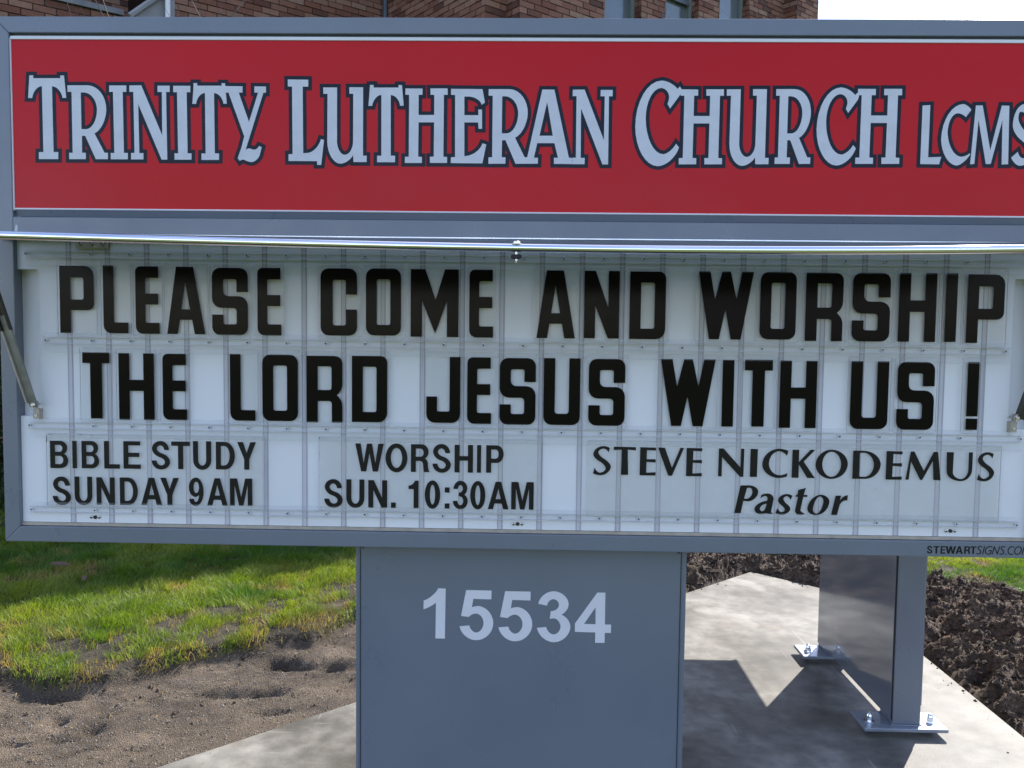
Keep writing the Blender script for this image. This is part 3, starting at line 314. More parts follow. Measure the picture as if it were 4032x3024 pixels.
MQ={ # 6 inch marquee letters, cap height 100
'P':['0,0 0,100 52.7,100,14 52.7,34.3,10 16.4,34.3 16.4,0','16.4,82.5 36.8,82.5,3 36.8,50,3 16.4,50'],
'L':['0,100 16.4,100 16.4,16.2,2 38.5,16.2 38.5,0 0,0,12'],
'E':['0,100,8 35.7,100 35.7,83 15.1,83,3 15.1,60 35.2,60 35.2,43.6 15.1,43.6 15.1,16.6,3 36.8,16.6 36.8,0 0,0,11'],
'A':['0,0 14.4,100 40.2,100 58,0 42,0 38.1,21.5 19.4,21.5 15.9,0','27.9,77.5 21.9,37 35,37'],
'S':['36.9,64.4 36.9,83.3,3 16.6,83.3,3 16.6,58.2,8 54,58.2,14 54,0,12 0,0,12 0,30.6 16.9,30.6 16.9,16.3,3 36.9,16.3,3 36.9,40.6,5 0,40.6,14 0,100,12 54,100,12 54,64.4'],
'C':['54.3,61.3 54.3,100,12 0,100,12 0,0,12 54.3,0,12 54.3,39 37.7,39 37.7,15.2,3 18.2,15.2,3 18.2,82.8,3 37.7,82.8,3 37.7,61.3'],
'O':['0,0,12 0,100,12 52.6,100,12 52.6,0,12','16.2,83.6,3 36.5,83.6,3 36.5,15.8,3 16.2,15.8,3'],
'M':['0,0 0,100 21.8,100 37.2,55 51,100 71.5,100 71.5,0 54.2,0 54.2,53 36.7,5 17,53 17,0'],
'N':['0,0 0,100 17,100 36.6,46 36.6,100 53.5,100 53.5,0 36.8,0 17,48 17,0'],
'D':['0,0 0,100 54,100,10 54,0,14','16.8,83.6 37.5,83.6,3 37.5,15.5,3 16.8,15.5'],
'W':['0,100 17.4,100 25,59 35,100 47.7,100 57,59.5 64.8,100 82,100 64.5,0 49.7,0 41,44 32,0 17.4,0'],
'R':['0,0 0,100 54,100,11 54,49.5,8 45.5,41.3 54,33.5,8 54,0 38,0 38,32.4,4 16.9,32.4 16.9,0','16.9,84.3 37.6,84.3,3 37.6,49,3 16.9,49'],
'H':['0,0 0,100 16.5,100 16.5,60.3 37.7,60.3 37.7,100 54,100 54,0 37.7,0 37.7,43.6 16.5,43.6 16.5,0'],
'I':['0,0 0,100 16.4,100 16.4,0'],
'T':['0,100 41.7,100 41.7,83.8 30.2,83.8 30.2,0 11.8,0 11.8,83.8 0,83.8'],
'J':['35.6,100 52,100 52,0,13 0,0,13 0,39.8 16.6,39.8 16.6,17.3,2 35.6,17.3,2'],
'U':['0,100 16.5,100 16.5,17,4 37,17,4 37,100 53.4,100 53.4,0,12 0,0,12'],
'!':['0,100 16,100 16,20 0,20','0,16.7 16,16.7 16,0 0,0']}
SB={ # narrow bold grotesque, cap height 100
'B':'0,0 0,100 38,100 c64,100 64,75 c64,58 51,53 c67,47 67,27 c67,0 38,0|18.5,85 35,85 c46,85 46,73 c46,60 35,60 18.5,60|18.5,45 37,45 c48.5,45 48.5,30 c48.5,15 37,15 18.5,15',
'I':'0,0 0,100 18.5,100 18.5,0','L':'0,0 0,100 18.5,100 18.5,16 58,16 58,0',
'E':'0,0 0,100 63,100 63,85 18.5,85 18.5,58.5 59,58.5 59,43 18.5,43 18.5,16 64,16 64,0',
'S':'65,69 47,69 c46,86 33,86 c20,86 20,73 c20,62 38,57 c68,50 68,27 c68,-2 34,-2 c0,-2 0,31 18.5,31 c19,13 35,13 c49,13 49,26 c49,37 32,42 c2,49 2,74 c2,102 34,102 c65,102 65,69',
'T':'0,100 66,100 66,84.5 42.5,84.5 42.5,0 24,0 24,84.5 0,84.5',
'U':'0,100 18.5,100 18.5,34 c18.5,13.5 33,13.5 c47.5,13.5 47.5,34 47.5,100 66,100 66,33 c66,-2 33,-2 c0,-2 0,33',
'D':'0,0 0,100 33,100 c70,100 70,50 c70,0 33,0|18.5,85 31,85 c51,85 51,50 c51,15 31,15 18.5,15',
'Y':'0,100 21,100 34,60 47.5,100 68,100 43.5,38 43.5,0 25,0 25,38',
'N':'0,0 0,100 19.5,100 49,36 49,100 67,100 67,0 47.5,0 18,64 18,0',
'A':'0,0 28,100 48,100 76,0 56.5,0 51,21 24.5,21 19,0|38,76 29,37 47,37',
'9':'54,50 c54,-2 24,-2 c2,-2 1,23 18,25 c19,13 25,13 c37,13 37,39 c33,31 22,31 c0,33 0,66 c0,102 27,102 c54,102 54,50|27,87 c37,87 37,66 c37,45.5 27,45.5 c17.5,45.5 17.5,66 c17.5,87 27,87',
'M':'0,0 0,100 26,100 41,32 56,100 82,100 82,0 65,0 65,76 49,0 33,0 17,76 17,0',
'W':'0,100 19,100 29.5,31 41,100 59,100 70.5,31 81,100 100,100 79.5,0 61.5,0 50,66 38.5,0 20.5,0',
'O':'39,102 c78,102 78,50 c78,-2 39,-2 c0,-2 0,50 c0,102 39,102|39,86 c19,86 19,50 c19,14 39,14 c59,14 59,50 c59,86 39,86',
'R':'0,0 0,100 40,100 c66,100 66,73 c66,54 52,49 c64,46 64,28 c64,8 69,3 69,0 49,0 c46,8 46,25 c46,40 34,40 18.5,40 18.5,0|18.5,84.5 36,84.5 c47.5,84.5 47.5,70 c47.5,55.5 36,55.5 18.5,55.5',
'H':'0,0 0,100 18.5,100 18.5,59.5 48.5,59.5 48.5,100 67,100 67,0 48.5,0 48.5,43 18.5,43 18.5,0',
'P':'0,0 0,100 38,100 c64,100 64,68 c64,36 38,36 18.5,36 18.5,0|18.5,84.5 34,84.5 c46,84.5 46,68 c46,51.5 34,51.5 18.5,51.5',
'.':'0,0 0,19 19,19 19,0',':':'0,0 0,19 19,19 19,0|0,58 0,77 19,77 19,58',
'1':'19,0 19,69 0,69 0,82 c21,83 23,100 37,100 37,0',
'0':'27,102 c54,102 54,50 c54,-2 27,-2 c0,-2 0,50 c0,102 27,102|27,86 c18,86 18,50 c18,14 27,14 c36,14 36,50 c36,86 27,86',
'3':'2,72 18,71 c19,86 28,86 c37.5,86 37.5,73 c37,59 24,59 22,59 22,45 25,45 c39,45 39,29 c39,13 28,13 c18,13 17,29 0,28 c1,-2 28,-2 c56,-2 56,28 c56,46 43,52 c54,57 54,75 c54,102 28,102 c3,102 2,72'}
TH={ # thin slanted strokes for the second half of the maker's mark
'S':[(64,92),(50,99),(32,98),(18,88),(16,72),(28,58),(44,46),(52,32),(48,14),(34,3),(16,1),(0,8)],
'I':[(0,0),(14,100)],'G':[(80,92),(64,99),(44,97),(24,80),(12,52),(14,22),(30,4),(52,1),(66,8),(72,46),(46,46)],
'N':[(0,0),(14,98),(40,2),(56,100)],'.':[(0,4),(4,4)],'C':[(78,92),(60,99),(40,95),(22,78),(12,50),(16,20),(34,3),(56,2),(68,8)],
'O':[(50,100),(30,92),(14,68),(8,38),(20,8),(42,0),(64,12),(80,40),(84,70),(72,94),(50,100)],'M':[(0,0),(22,98),(44,4),(86,100),(92,0)]}
def fit(polys,b):
    A=np.array([q for P in polys for q in P]); m0,m1=A.min(0),A.max(0); s=np.where(m1-m0>0,(np.array([b[2]-b[0],b[3]-b[1]]))/(m1-m0),1)
    return [[(b[0]+(x-m0[0])*s[0],b[1]+(z-m0[1])*s[1]) for x,z in P] for P in polys]
def mq(ch,b): return fit([flat(ro(c),4) for c in MQ[ch]],b)
def sb(ch,b): return fit([flat(c,6) for c in P_(SB[ch])],b)
# ================================================================== ground and slab
SLAB=[(1.362,3.001),(1.786,2.585),(1.786,-.20),(-.986,-.20),(-1.41,.40)]
mb=MB(); n=len(SLAB); c_=SLAB[::-1]
mb.add([(x,y,0) for x,y in c_]+[(x,y,-.12) for x,y in c_],[tuple(range(n)) if ccw(c_)==c_ else tuple(range(n-1,-1,-1))]+[(i,i+n,(i+1)%n+n,(i+1)%n) for i in range(n)])
slab=mb.build('concrete_slab',M['concrete']); tag(slab,'pale troweled concrete slab under the sign pedestals','concrete slab',kind='structure')
def vnoise(x,y,seed=0):
    xi=np.floor(x).astype(np.int64); yi=np.floor(y).astype(np.int64); xf=x-xi; yf=y-yi
    def h(a,b):
        k=(a*374761393+b*668265263+seed*982451653)&0xffffffff; k=((k^(k>>13))*1274126177)&0xffffffff; k=k^(k>>16); return (k&0xffff)/65535.
    u=xf*xf*xf*(xf*(xf*6-15)+10); v=yf*yf*yf*(yf*(yf*6-15)+10)
    return (h(xi,yi)*(1-u)+h(xi+1,yi)*u)*(1-v)+(h(xi,yi+1)*(1-u)+h(xi+1,yi+1)*u)*v
def fbm(x,y,f,o=4,seed=0,g=.5):
    s=0;a=1;t=0
    for k in range(o): s=s+a*(vnoise(x*f+k*17.3,y*f-k*9.1,seed+k)-.5); t+=a; a*=g; f*=2.03
    return s/t*2
BARE=[(-2.9,.75),(-2.5,.98),(-2.3,1.10),(-2.077,1.271),(-1.986,1.34),(-1.863,1.19),(-1.686,1.306),(-1.451,1.468),(-1.234,1.681),(-.966,1.775),(-.816,2.022),(-.6,2.35),(-.2,2.85),(.35,3.5),(1.1,3.95),(1.8,3.75),(2.2,3.25),
 (2.372,2.91),(2.471,2.675),(2.649,2.441),(2.75,2.1),(2.4,1.7),(2.02,1.32),(1.93,1.1),(1.95,.3),(2.4,-.5),(1.6,-1.1),(-1.2,-1.2),(-2.2,-.9),(-2.9,-.1)]
def sdist(x,y,P):
    P=np.array(P); A=P;B=np.roll(P,-1,0); d=np.full(x.shape,1e9); ins=np.zeros(x.shape,bool)
    for a,b in zip(A,B):
        e=b-a; t=np.clip(((x-a[0])*e[0]+(y-a[1])*e[1])/(e@e),0,1); d=np.minimum(d,(x-a[0]-t*e[0])**2+(y-a[1]-t*e[1])**2)
        c=((a[1]<=y)&(b[1]>y))|((a[1]>y)&(b[1]<=y))
        with np.errstate(divide='ignore',invalid='ignore'): xi=a[0]+(y-a[1])*e[0]/(e[1] if e[1] else 1e-9)
        ins^=c&(xi>x)
    d=np.sqrt(d); return np.where(ins,-d,d)
PITS=[(-1.04,1.56,.10,.050,.050),(-.94,1.545,.07,.035,.030),(-.81,1.55,.055,.05,.048),(-.93,1.09,.07,.035,.034),(-.79,1.10,.06,.03,.022),(-1.21,1.24,.09,.03,.018),(-1.08,1.247,.09,.03,.020),(-.99,1.27,.07,.035,.026),(-1.515,.92,.04,.03,.026),(-1.674,.98,.035,.035,.030),(-1.74,1.17,.09,.03,.024),(-1.69,.81,.12,.022,.016),(-1.60,.855,.09,.022,.018),(-1.28,.80,.09,.02,.014),(-1.31,.75,.11,.02,.012),(-1.44,1.185,.035,.03,.018)]
def ss(a,b,x): t=np.clip((x-a)/(b-a),0,1); return t*t*(3-2*t)
def terrain(x,y):
    g=sdist(x,y,BARE)+fbm(x,y,3.1,3,5)*.08+fbm(x,y,11,2,9)*.022      # >0 on the lawn
    s=sdist(x,y,SLAB)
    soilm=ss(.1,.6,x+fbm(x,y,2,2,3)*.2)
    sand=-.020+fbm(x,y,2.2,3,21)*.022+fbm(x+y*.5,y*2.2,4,3,22)*.012+fbm(x,y,14,3,24)*.007+fbm(x,y,30,3,23)*.0065
    for px,py,a,b,dp in PITS:
        dx=(x-px)*.97+(y-py)*.2; dy=-(x-px)*.2+(y-py)*.97; sand=sand-1.5*dp*np.exp(-((dx/a)**2+(dy/b)**2)*1.1)
    sand=np.where(s<.25,sand*ss(0,.25,s)-.012*(1-ss(0,.25,s)),sand)
    wx=x+fbm(x,y,7,2,55)*.05; wy=y+fbm(x,y,7,2,56)*.05
    r1=1-np.abs(fbm(wx,wy,6.5,3,31)); r2=1-np.abs(fbm(wx,wy,15,3,32)); r3=fbm(wx,wy,34,3,33)
    clod=np.maximum(0,fbm(wx,wy,10,2,35)); soil=.03+fbm(x,y,1.6,2,30)*.04+(r1-.75)*.13+(r2-.75)*.055+r3*.020+np.maximum(0,fbm(wx,wy,5.5,2,35))*.085
    soil=soil+ss(.15,.7,s)*.03
    soil=soil*ss(.0,.10,s)-.03*(1-ss(0,.05,s))
    bare=sand*(1-soilm)+soil*soilm
    lawn=.028+.020*ss(.0,.25,g)+fbm(x,y,.8,2,40)*.02+fbm(x,y,6,3,41)*.010+fbm(x,y,25,2,43)*.004
    w=ss(-.035,.030,g)
    return bare*(1-w)+lawn*w,g,soilm,s
def grid_mesh(x0,x1,y0,y1,st):
    X=np.arange(x0,x1+st/2,st);Y=np.arange(y0,y1+st/2,st); gx,gy=np.meshgrid(X,Y); z,g,so,s=terrain(gx,gy)
    nx,ny=len(X),len(Y); idx=np.arange(nx*ny).reshape(ny,nx); q=np.stack([idx[:-1,:-1],idx[:-1,1:],idx[1:,1:],idx[1:,:-1]],-1).reshape(-1,4)
    return np.stack([gx.ravel(),gy.ravel(),z.ravel()],1),q,g.ravel(),so.ravel(),s.ravel()
def np_mesh(name,V,Q,m,smooth=True,parent=None):
    me=bpy.data.meshes.new(name); k=Q.shape[1]; me.vertices.add(len(V)); me.vertices.foreach_set('co',V.astype(np.float32).ravel())
    me.loops.add(Q.size); me.loops.foreach_set('vertex_index',Q.astype(np.int32).ravel()); me.polygons.add(len(Q))
    me.polygons.foreach_set('loop_start',np.arange(0,Q.size,k,dtype=np.int32)); me.polygons.foreach_set('loop_total',np.full(len(Q),k,dtype=np.int32))
    me.polygons.foreach_set('use_smooth',np.full(len(Q),smooth)); me.materials.append(m); me.update(calc_edges=True); return me
def sub(V,Q,mask):
    Q=Q[mask]; u,inv=np.unique(Q,return_inverse=True); return V[u],inv.reshape(Q.shape)
V,Q,g,so,s=grid_mesh(-3.6,4.2,-1.5,4.8,.0125)
qc=Q; gm=g[qc].mean(1); som=so[qc].mean(1); sm=s[qc].mean(1); ok=sm>-.04
for nm,mask,m,lab,cat in (('sand_bed',ok&(gm<0)&(som<.5),M['sand'],'brown sandy gravel with dimples left of the slab','sand'),
    ('tilled_soil',ok&(gm<0)&(som>=.5),M['soil'],'dark cloddy tilled soil along the slab','soil'),
    ('lawn_ground',ok&(gm>=0),M['turf'],'turf ground around the sign','lawn')):
    v_,q_=sub(V,Q,mask); o=link(nm,np_mesh(nm,v_,q_,m)); tag(o,lab,cat,kind='structure')
# outer ground to the horizon, in rings that start where the fine patch ends
rings=[(-3.6,4.2,-1.5,4.8),(-9,10,-8,14),(-60,60,-60,60),(-1500,1500,-1500,1500)]
mb=MB()
zs=[.035,.045,.03,0]
for (a,za),(b,zb) in zip(zip(rings[:-1],zs[:-1]),zip(rings[1:],zs[1:])):
    A=[(a[0],a[2],za),(a[1],a[2],za),(a[1],a[3],za),(a[0],a[3],za)];B=[(b[0],b[2],zb),(b[1],b[2],zb),(b[1],b[3],zb),(b[0],b[3],zb)]
    mb.add(A+B,[(i,i+4,(i+1)%4+4,(i+1)%4) for i in range(4)])
o=mb.build('ground',M['far_turf']); tag(o,'grassy ground running to the horizon','ground',kind='structure')
# crumbs of soil and gravel lying loose
def scatter_crumbs(name,n,region,rad,m,sel,lab,cat):
    x=RNG.uniform(region[0],region[1],n*3); y=RNG.uniform(region[2],region[3],n*3); z,g_,so_,s_=terrain(x,y); k=sel(g_,so_,s_); x,y,z=x[k][:n],y[k][:n],np.where(s_<0,0.0,z)[k][:n]; n=len(x)
    base=np.array([(1,0,0),(-1,0,0),(0,1,0),(0,-1,0),(0,0,1),(0,0,-1)],float); F=np.array([(0,2,4),(2,1,4),(1,3,4),(3,0,4),(2,0,5),(1,2,5),(3,1,5),(0,3,5)])
    r=rad[0]*(rad[1]/rad[0])**(RNG.random(n)**2.5); j=RNG.uniform(.55,1.35,(n,6,3)); V=base[None]*j*r[:,None,None]; a=RNG.uniform(0,6.28,n); ca,sa=np.cos(a)[:,None],np.sin(a)[:,None]
    X=V[:,:,0]*ca-V[:,:,1]*sa; Y=V[:,:,0]*sa+V[:,:,1]*ca; V=np.stack([X+x[:,None],Y+y[:,None],V[:,:,2]*.8+z[:,None]+r[:,None]*.25],-1).reshape(-1,3)
    Q=(F[None]+np.arange(n)[:,None,None]*6).reshape(-1,3); o=link(name,np_mesh(name,V,Q,m,False)); tag(o,lab,cat,kind='stuff')
scatter_crumbs('soil_crumbs',26000,(.3,3.4,.6,4.2),(.003,.020),M['soil'],lambda g,so,s:(g<.06)&(so>.5)&(s>.03),'loose dark crumbs lying on the tilled soil','soil crumbs')
scatter_crumbs('gravel_grains',36000,(-2.8,.4,.2,2.4),(.0012,.0042),M['grain'],lambda g,so,s:(g<.01)&(so<.5)&(s>.005),'fine grains lying on the sandy bed','gravel')
scatter_crumbs('small_clods',420,(-2.8,.4,.3,2.6),(.004,.014),M['soil'],lambda g,so,s:(g<.03)&(g>-.9)&(s>.03)&(RNG.random(len(s))<np.exp(np.minimum(g,0)/.2)+.08),'small dark clods lying on the sandy bed near the turf edge','soil crumbs')
scatter_crumbs('spilled_soil',1500,(.4,1.85,.0,3.1),(.0015,.007),M['soil'],lambda g,so,s:(s<-.003)&(s>-.16)&(RNG.random(len(s))<np.exp(s/.035)),'dark crumbs of soil spilled onto the edge of the slab','soil crumbs')
scatter_crumbs('spilled_grit',900,(-1.3,1.0,.2,2.8),(.0012,.004),M['grain'],lambda g,so,s:(s<-.003)&(s>-.12)&(RNG.random(len(s))<np.exp(s/.03)),'sandy grit spilled onto the left edge of the slab','grit')
scatter_crumbs('pale_pebbles',260,(-2.8,3.2,.3,3.6),(.003,.010),M['grain'],lambda g,so,s:(g<-.02)&(s>.02),'pale small pebbles lying on the bare ground','pebbles')
def straws(n):
    x=RNG.uniform(-2.8,3.2,n*3); y=RNG.uniform(.3,3.8,n*3); z,g_,so_,s_=terrain(x,y); k=(g_<.05)&(s_>.01)&(RNG.random(n*3)<np.exp(np.minimum(g_,0)/.22)+.12); x,y,z=x[k][:n],y[k][:n],z[k][:n]; n=len(x)
    a=RNG.uniform(0,6.28,n); l=RNG.uniform(.012,.045,n); w=.0011; cx,sx_=np.cos(a),np.sin(a)
    z2=terrain(x+cx*l,y+sx_*l)[0]; h=.004+RNG.random(n)*.006
    P=np.stack([np.stack([x-sx_*w,y+cx*w,z+.002],-1),np.stack([x+sx_*w,y-cx*w,z+.003],-1),np.stack([x+cx*l*.5,y+sx_*l*.5,(z+z2)/2+h+.003],-1),np.stack([x+cx*l,y+sx_*l,z2+.003],-1)],1).reshape(-1,3)
    Q=(np.array([(0,1,2),(1,3,2)])[None]+np.arange(n)[:,None,None]*4).reshape(-1,3); o=link('dry_stems',np_mesh('dry_stems',P,Q,M['straw'],False)); tag(o,'dry straw coloured stems lying on the bare ground','dry stems',kind='stuff')
straws(1500)
# grass
def grass(name,n,region,h,w,lab,sel=None,lush=1.):
    x=RNG.uniform(region[0],region[1],n); y=RNG.uniform(region[2],region[3],n); z,g_,so_,s_=terrain(x,y)
    band=np.exp(-(np.maximum(g_-.26,0)/.16)**2)*np.clip((x*0+1),0,1); patch=fbm(x,y,4.2,3,77); tuft=fbm(x,y,7.5,2,78)
    dead=fbm(x,y,5.5,3,71)*.8+band*.62*(.75+patch)-.19-.5*(tuft>.12)*band*ss(.0,.2,tuft)
    keep=(g_>-.012)&(RNG.random(n)<np.where(dead>.25,.45,1))&~((band>.3)&(patch+.35*fbm(x,y,15,2,79)>.10)&(tuft<.15)&(RNG.random(n)<.93))
    if sel is not None: keep&=sel(x,y,g_)
    x,y,z,g_,dead=x[keep],y[keep],z[keep],g_[keep],dead[keep]; n=len(x)
    cl=fbm(x,y,9,2,80); H=h*RNG.uniform(.45,1.15,n)*(1+.55*cl); edge=np.exp(-np.maximum(g_,0)/.05); H*=1+.9*edge*RNG.random(n)
    a=fbm(x,y,6,2,90)*5+RNG.normal(0,1.1,n); lean=RNG.uniform(.25,1.15,n)*H; lx,ly=np.cos(a)*lean,np.sin(a)*lean
    b=RNG.uniform(0,6.28,n); W=w*RNG.uniform(.6,1.3,n); wx,wy=np.cos(b)*W/2,np.sin(b)*W/2; z0=z-.004
    P=np.stack([np.stack([x-wx,y-wy,z0],-1),np.stack([x+wx,y+wy,z0],-1),np.stack([x-wx*.8+lx*.38,y-wy*.8+ly*.38,z0+H*.62],-1),np.stack([x+wx*.8+lx*.38,y+wy*.8+ly*.38,z0+H*.62],-1),np.stack([x+lx,y+ly,z0+H*.95-edge*H*.5],-1)],1).reshape(-1,3)
    T=np.array([(0,1,3),(0,3,2),(2,3,4)]); Q=(T[None]+np.arange(n)[:,None,None]*5).reshape(-1,3)
    me=np_mesh(name,P,Q,M['grass'],True); t=ss(.05,.4,dead+RNG.normal(0,.12,n)); straw=np.array([.36,.27,.085]); g1=np.array([.075,.165,.020]); g2=np.array([.235,.29,.040]); k=np.clip(.5+fbm(x,y,2.2,3,95)*1.1+RNG.normal(0,.22,n),0,1)[:,None]
    c=(g1*(1-k)+g2*k)*(1-t[:,None])+straw*t[:,None]; c*=RNG.uniform(.75,1.25,n)[:,None]; c=np.concatenate([c,np.ones((n,1))],1); ca=me.color_attributes.new('tint','FLOAT_COLOR','POINT'); ca.data.foreach_set('color',np.repeat(c,5,0).astype(np.float32).ravel())
    o=link(name,me); tag(o,lab,'grass',kind='stuff')
grass('lawn_grass',230000,(-3.5,-.2,.9,3.9),.044,.0025,'green grass left of the sign, straw coloured towards the bare edge')
grass('lawn_grass',190000,(1.5,4.1,.7,3.9),.030,.0026,'bright green lawn grass beyond the soil on the right')
grass('lawn_grass',70000,(-4.5,5,3.5,7.5),.045,.006,'lawn grass between the sign and the church')
grass('lawn_grass',45000,(-5,4.5,-4.5,.9),.05,.006,'lawn grass in front of the sign',sel=lambda x,y,g:(g>.05))
# fallen leaves
def leaf(loc,sz,rot,lab):
    mb=MB(); pr=[(-1,0),(-.6,.34),(0,.45),(.55,.3),(1,0)]; vs=[];fs=[]
    for x,w in pr: vs+=[(x*sz,w*sz,abs(w)*.35*sz+.1*sz*x*x),(x*sz,0,.12*sz*x*x),(x*sz,-w*sz,abs(w)*.5*sz+.1*sz*x*x)]
    for i in range(4):
        a=i*3; fs+=[(a,a+1,a+4,a+3),(a+1,a+2,a+5,a+4)]
    mb.add(vs,fs); o=mb.build('fallen_leaf',M['dryleaf'],origin=(0,0,0),smooth=True); o.location=loc; o.rotation_euler=rot; tag(o,lab,'leaf','fallen leaves on the shaded lawn'); return o
leaf((-2.55,2.53,.105),.055,(.3,.15,.5),'largest curled brown leaf lying on the shaded grass at left')
leaf((-2.31,2.33,.095),.028,(.6,-.3,1.7),'small brown leaf on the shaded grass, right of the largest leaf')
leaf((-1.88,2.68,.10),.028,(.4,.5,2.6),'small pale brown leaf on shaded grass nearest the sunlit edge')
leaf((-2.86,3.02,.10),.045,(.2,.9,.9),'upright brown leaf just under the bottom left corner of the sign')
# clod on the grass
def clod(loc,r,lab):
    bm=bmesh.new(); bmesh.ops.create_icosphere(bm,subdivisions=4,radius=r)
    for v in bm.verts:
        d=v.co.normalized(); x_=np.array([d.x*3+7]);y_=np.array([d.y*3+d.z*4]); v.co*=1+.35*float(fbm(x_,y_,1.0,4,3)[0]); v.co.z*=.8
    me=bpy.data.meshes.new('soil_clod'); bm.to_mesh(me); bm.free(); me.materials.append(M['soil']); o=link('soil_clod',me,loc=loc); tag(o,lab,'soil clod')
clod((2.568,2.417,.07),.045,'dark clod of soil lying alone on the grass at right')
# ================================================================== the sign nearest the camera
sign=empty('church_sign',(0,.1,0),'grey cabinet sign with red banner and hand-set black letters on pedestal','sign')
m45=.0365
Z0,Z1,XW=.896,2.117,1.220; IN=XW-.0365
def rail(name,poly,b=.0018): return MB().xz(poly,0,.05).build(name,M['paint'],sign,bevel=b)
rail('top_rail',[(-IN,2.0803),(IN,2.0803),(XW,Z1),(-XW,Z1)])
rail('bottom_rail',[(-XW,Z0),(XW,Z0),(IN,.9325),(-IN,.9325)])
rail('side_rail',[(-XW,Z0),(-IN,.9325),(-IN,2.0803),(-XW,Z1)])
rail('side_rail',[(IN,.9325),(XW,Z0),(XW,Z1),(IN,2.0803)])
mr_=rail('middle_rail',[(-IN,1.6228),(IN,1.6228),(IN,1.6615),(-IN,1.6615)])
MB().xz([(-1.1795,1.6285),(-1.1740,1.6262),(-1.1722,1.6330),(-1.1728,1.6418),(-1.1765,1.6436),(-1.1786,1.6360)],-.0004,0).build('paint_chip',M['chip'],mr_)
# cabinet body behind the rails: four walls and a back
mb=MB(); mb.box(-XW+.002,XW-.002,.05,.30,Z1-.004,Z1-.001); mb.box(-XW+.002,XW-.002,.05,.30,Z0+.001,Z0+.004); mb.box(-XW+.001,-XW+.004,.05,.30,Z0+.004,Z1-.004); mb.box(XW-.004,XW-.001,.05,.30,Z0+.004,Z1-.004); mb.box(-XW+.004,XW-.004,.296,.30,Z0+.004,Z1-.004)
mb.build('cabinet_body',M['paint'],sign)
# red banner
banner=MB().box(-1.181,1.181,.006,.010,1.6825,2.0665).build('banner_panel',M['banner'],sign)
mb=MB()
mb.xz([(-1.1845,2.0665),(1.1845,2.0665),(1.1815,2.0745),(-1.1815,2.0745)],.003,.009); mb.box(-1.1845,-1.181,.003,.009,1.6765,2.0665); mb.box(1.181,1.1845,.003,.009,1.6765,2.0665); mb.box(-1.181,1.181,.003,.009,1.6785,1.6825)
mb.build('banner_trim',M['trim'],sign,bevel=.0012)
MB().box(-1.1835,1.1835,.012,.016,1.66,2.082).build('banner_recess',M['paint'],sign)
mb=MB(); mb.add([(-1.1785,.004,1.6785),(1.1785,.004,1.6785),(1.1725,.009,1.6635),(-1.1725,.009,1.6635),(-1.1785,.012,1.6785),(1.1785,.012,1.6785),(1.1725,.012,1.6635),(-1.1725,.012,1.6635)],[(0,3,2,1),(4,5,6,7),(3,7,6,2),(0,4,7,3),(1,2,6,5)])
mb.build('lower_bevel_strip',M['paint'],sign)
for word in BANNER:
    border=[];
    for g_ in word:
        P=[flat(c,6) for c in g_]; border+=grow(P,.0083)+[ccw(P[0])]+([] if True else [])
    # counters stay open: fill only the widened borders, the pale letter covers the rest
    border=[]
    for g_ in word: border+=grow([flat(c,6) for c in g_],.0083)
    print_mesh('letter_outline',border,.0057,M['navy'],banner,'nz')
    for k_,g_ in enumerate(word): print_mesh('letter',[flat(c,8) for c in g_],.0054-.00003*k_,M['white_print'],banner)
# white letter board
out=[[-1.183,.9415],[1.183,.9415],[1.183,1.195]]
notch=flat(ro('1.183,1.195 1.132,1.195,.008 1.132,1.541,.008 1.183,1.541 1.183,1.6172 -1.183,1.6172 -1.183,1.541 -1.132,1.541,.008 -1.132,1.195,.008 -1.183,1.195 -1.183,.9415 1.183,.9415'),5)
board=MB().xz(ccw(notch),.012,.030).build('letter_board',M['panel'],sign)
MB().box(-1.1835,1.1835,.0305,.034,.934,1.618).build('board_back_sheet',M['panel'],sign)
MB().box(-1.1835,1.1835,.009,.0300,.9335,.9408).build('drain_channel',M['tan'],sign)
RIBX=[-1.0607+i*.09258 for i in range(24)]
for x in RIBX:  # strips coloured as support shadows showing through the white sheet
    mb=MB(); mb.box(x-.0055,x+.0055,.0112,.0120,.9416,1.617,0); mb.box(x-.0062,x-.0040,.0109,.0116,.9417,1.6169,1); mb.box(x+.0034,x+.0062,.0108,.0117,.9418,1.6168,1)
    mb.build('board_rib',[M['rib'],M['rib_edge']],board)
RIVX=[-1.006+i*.09212 for i in range(23)]
rivet_me=None
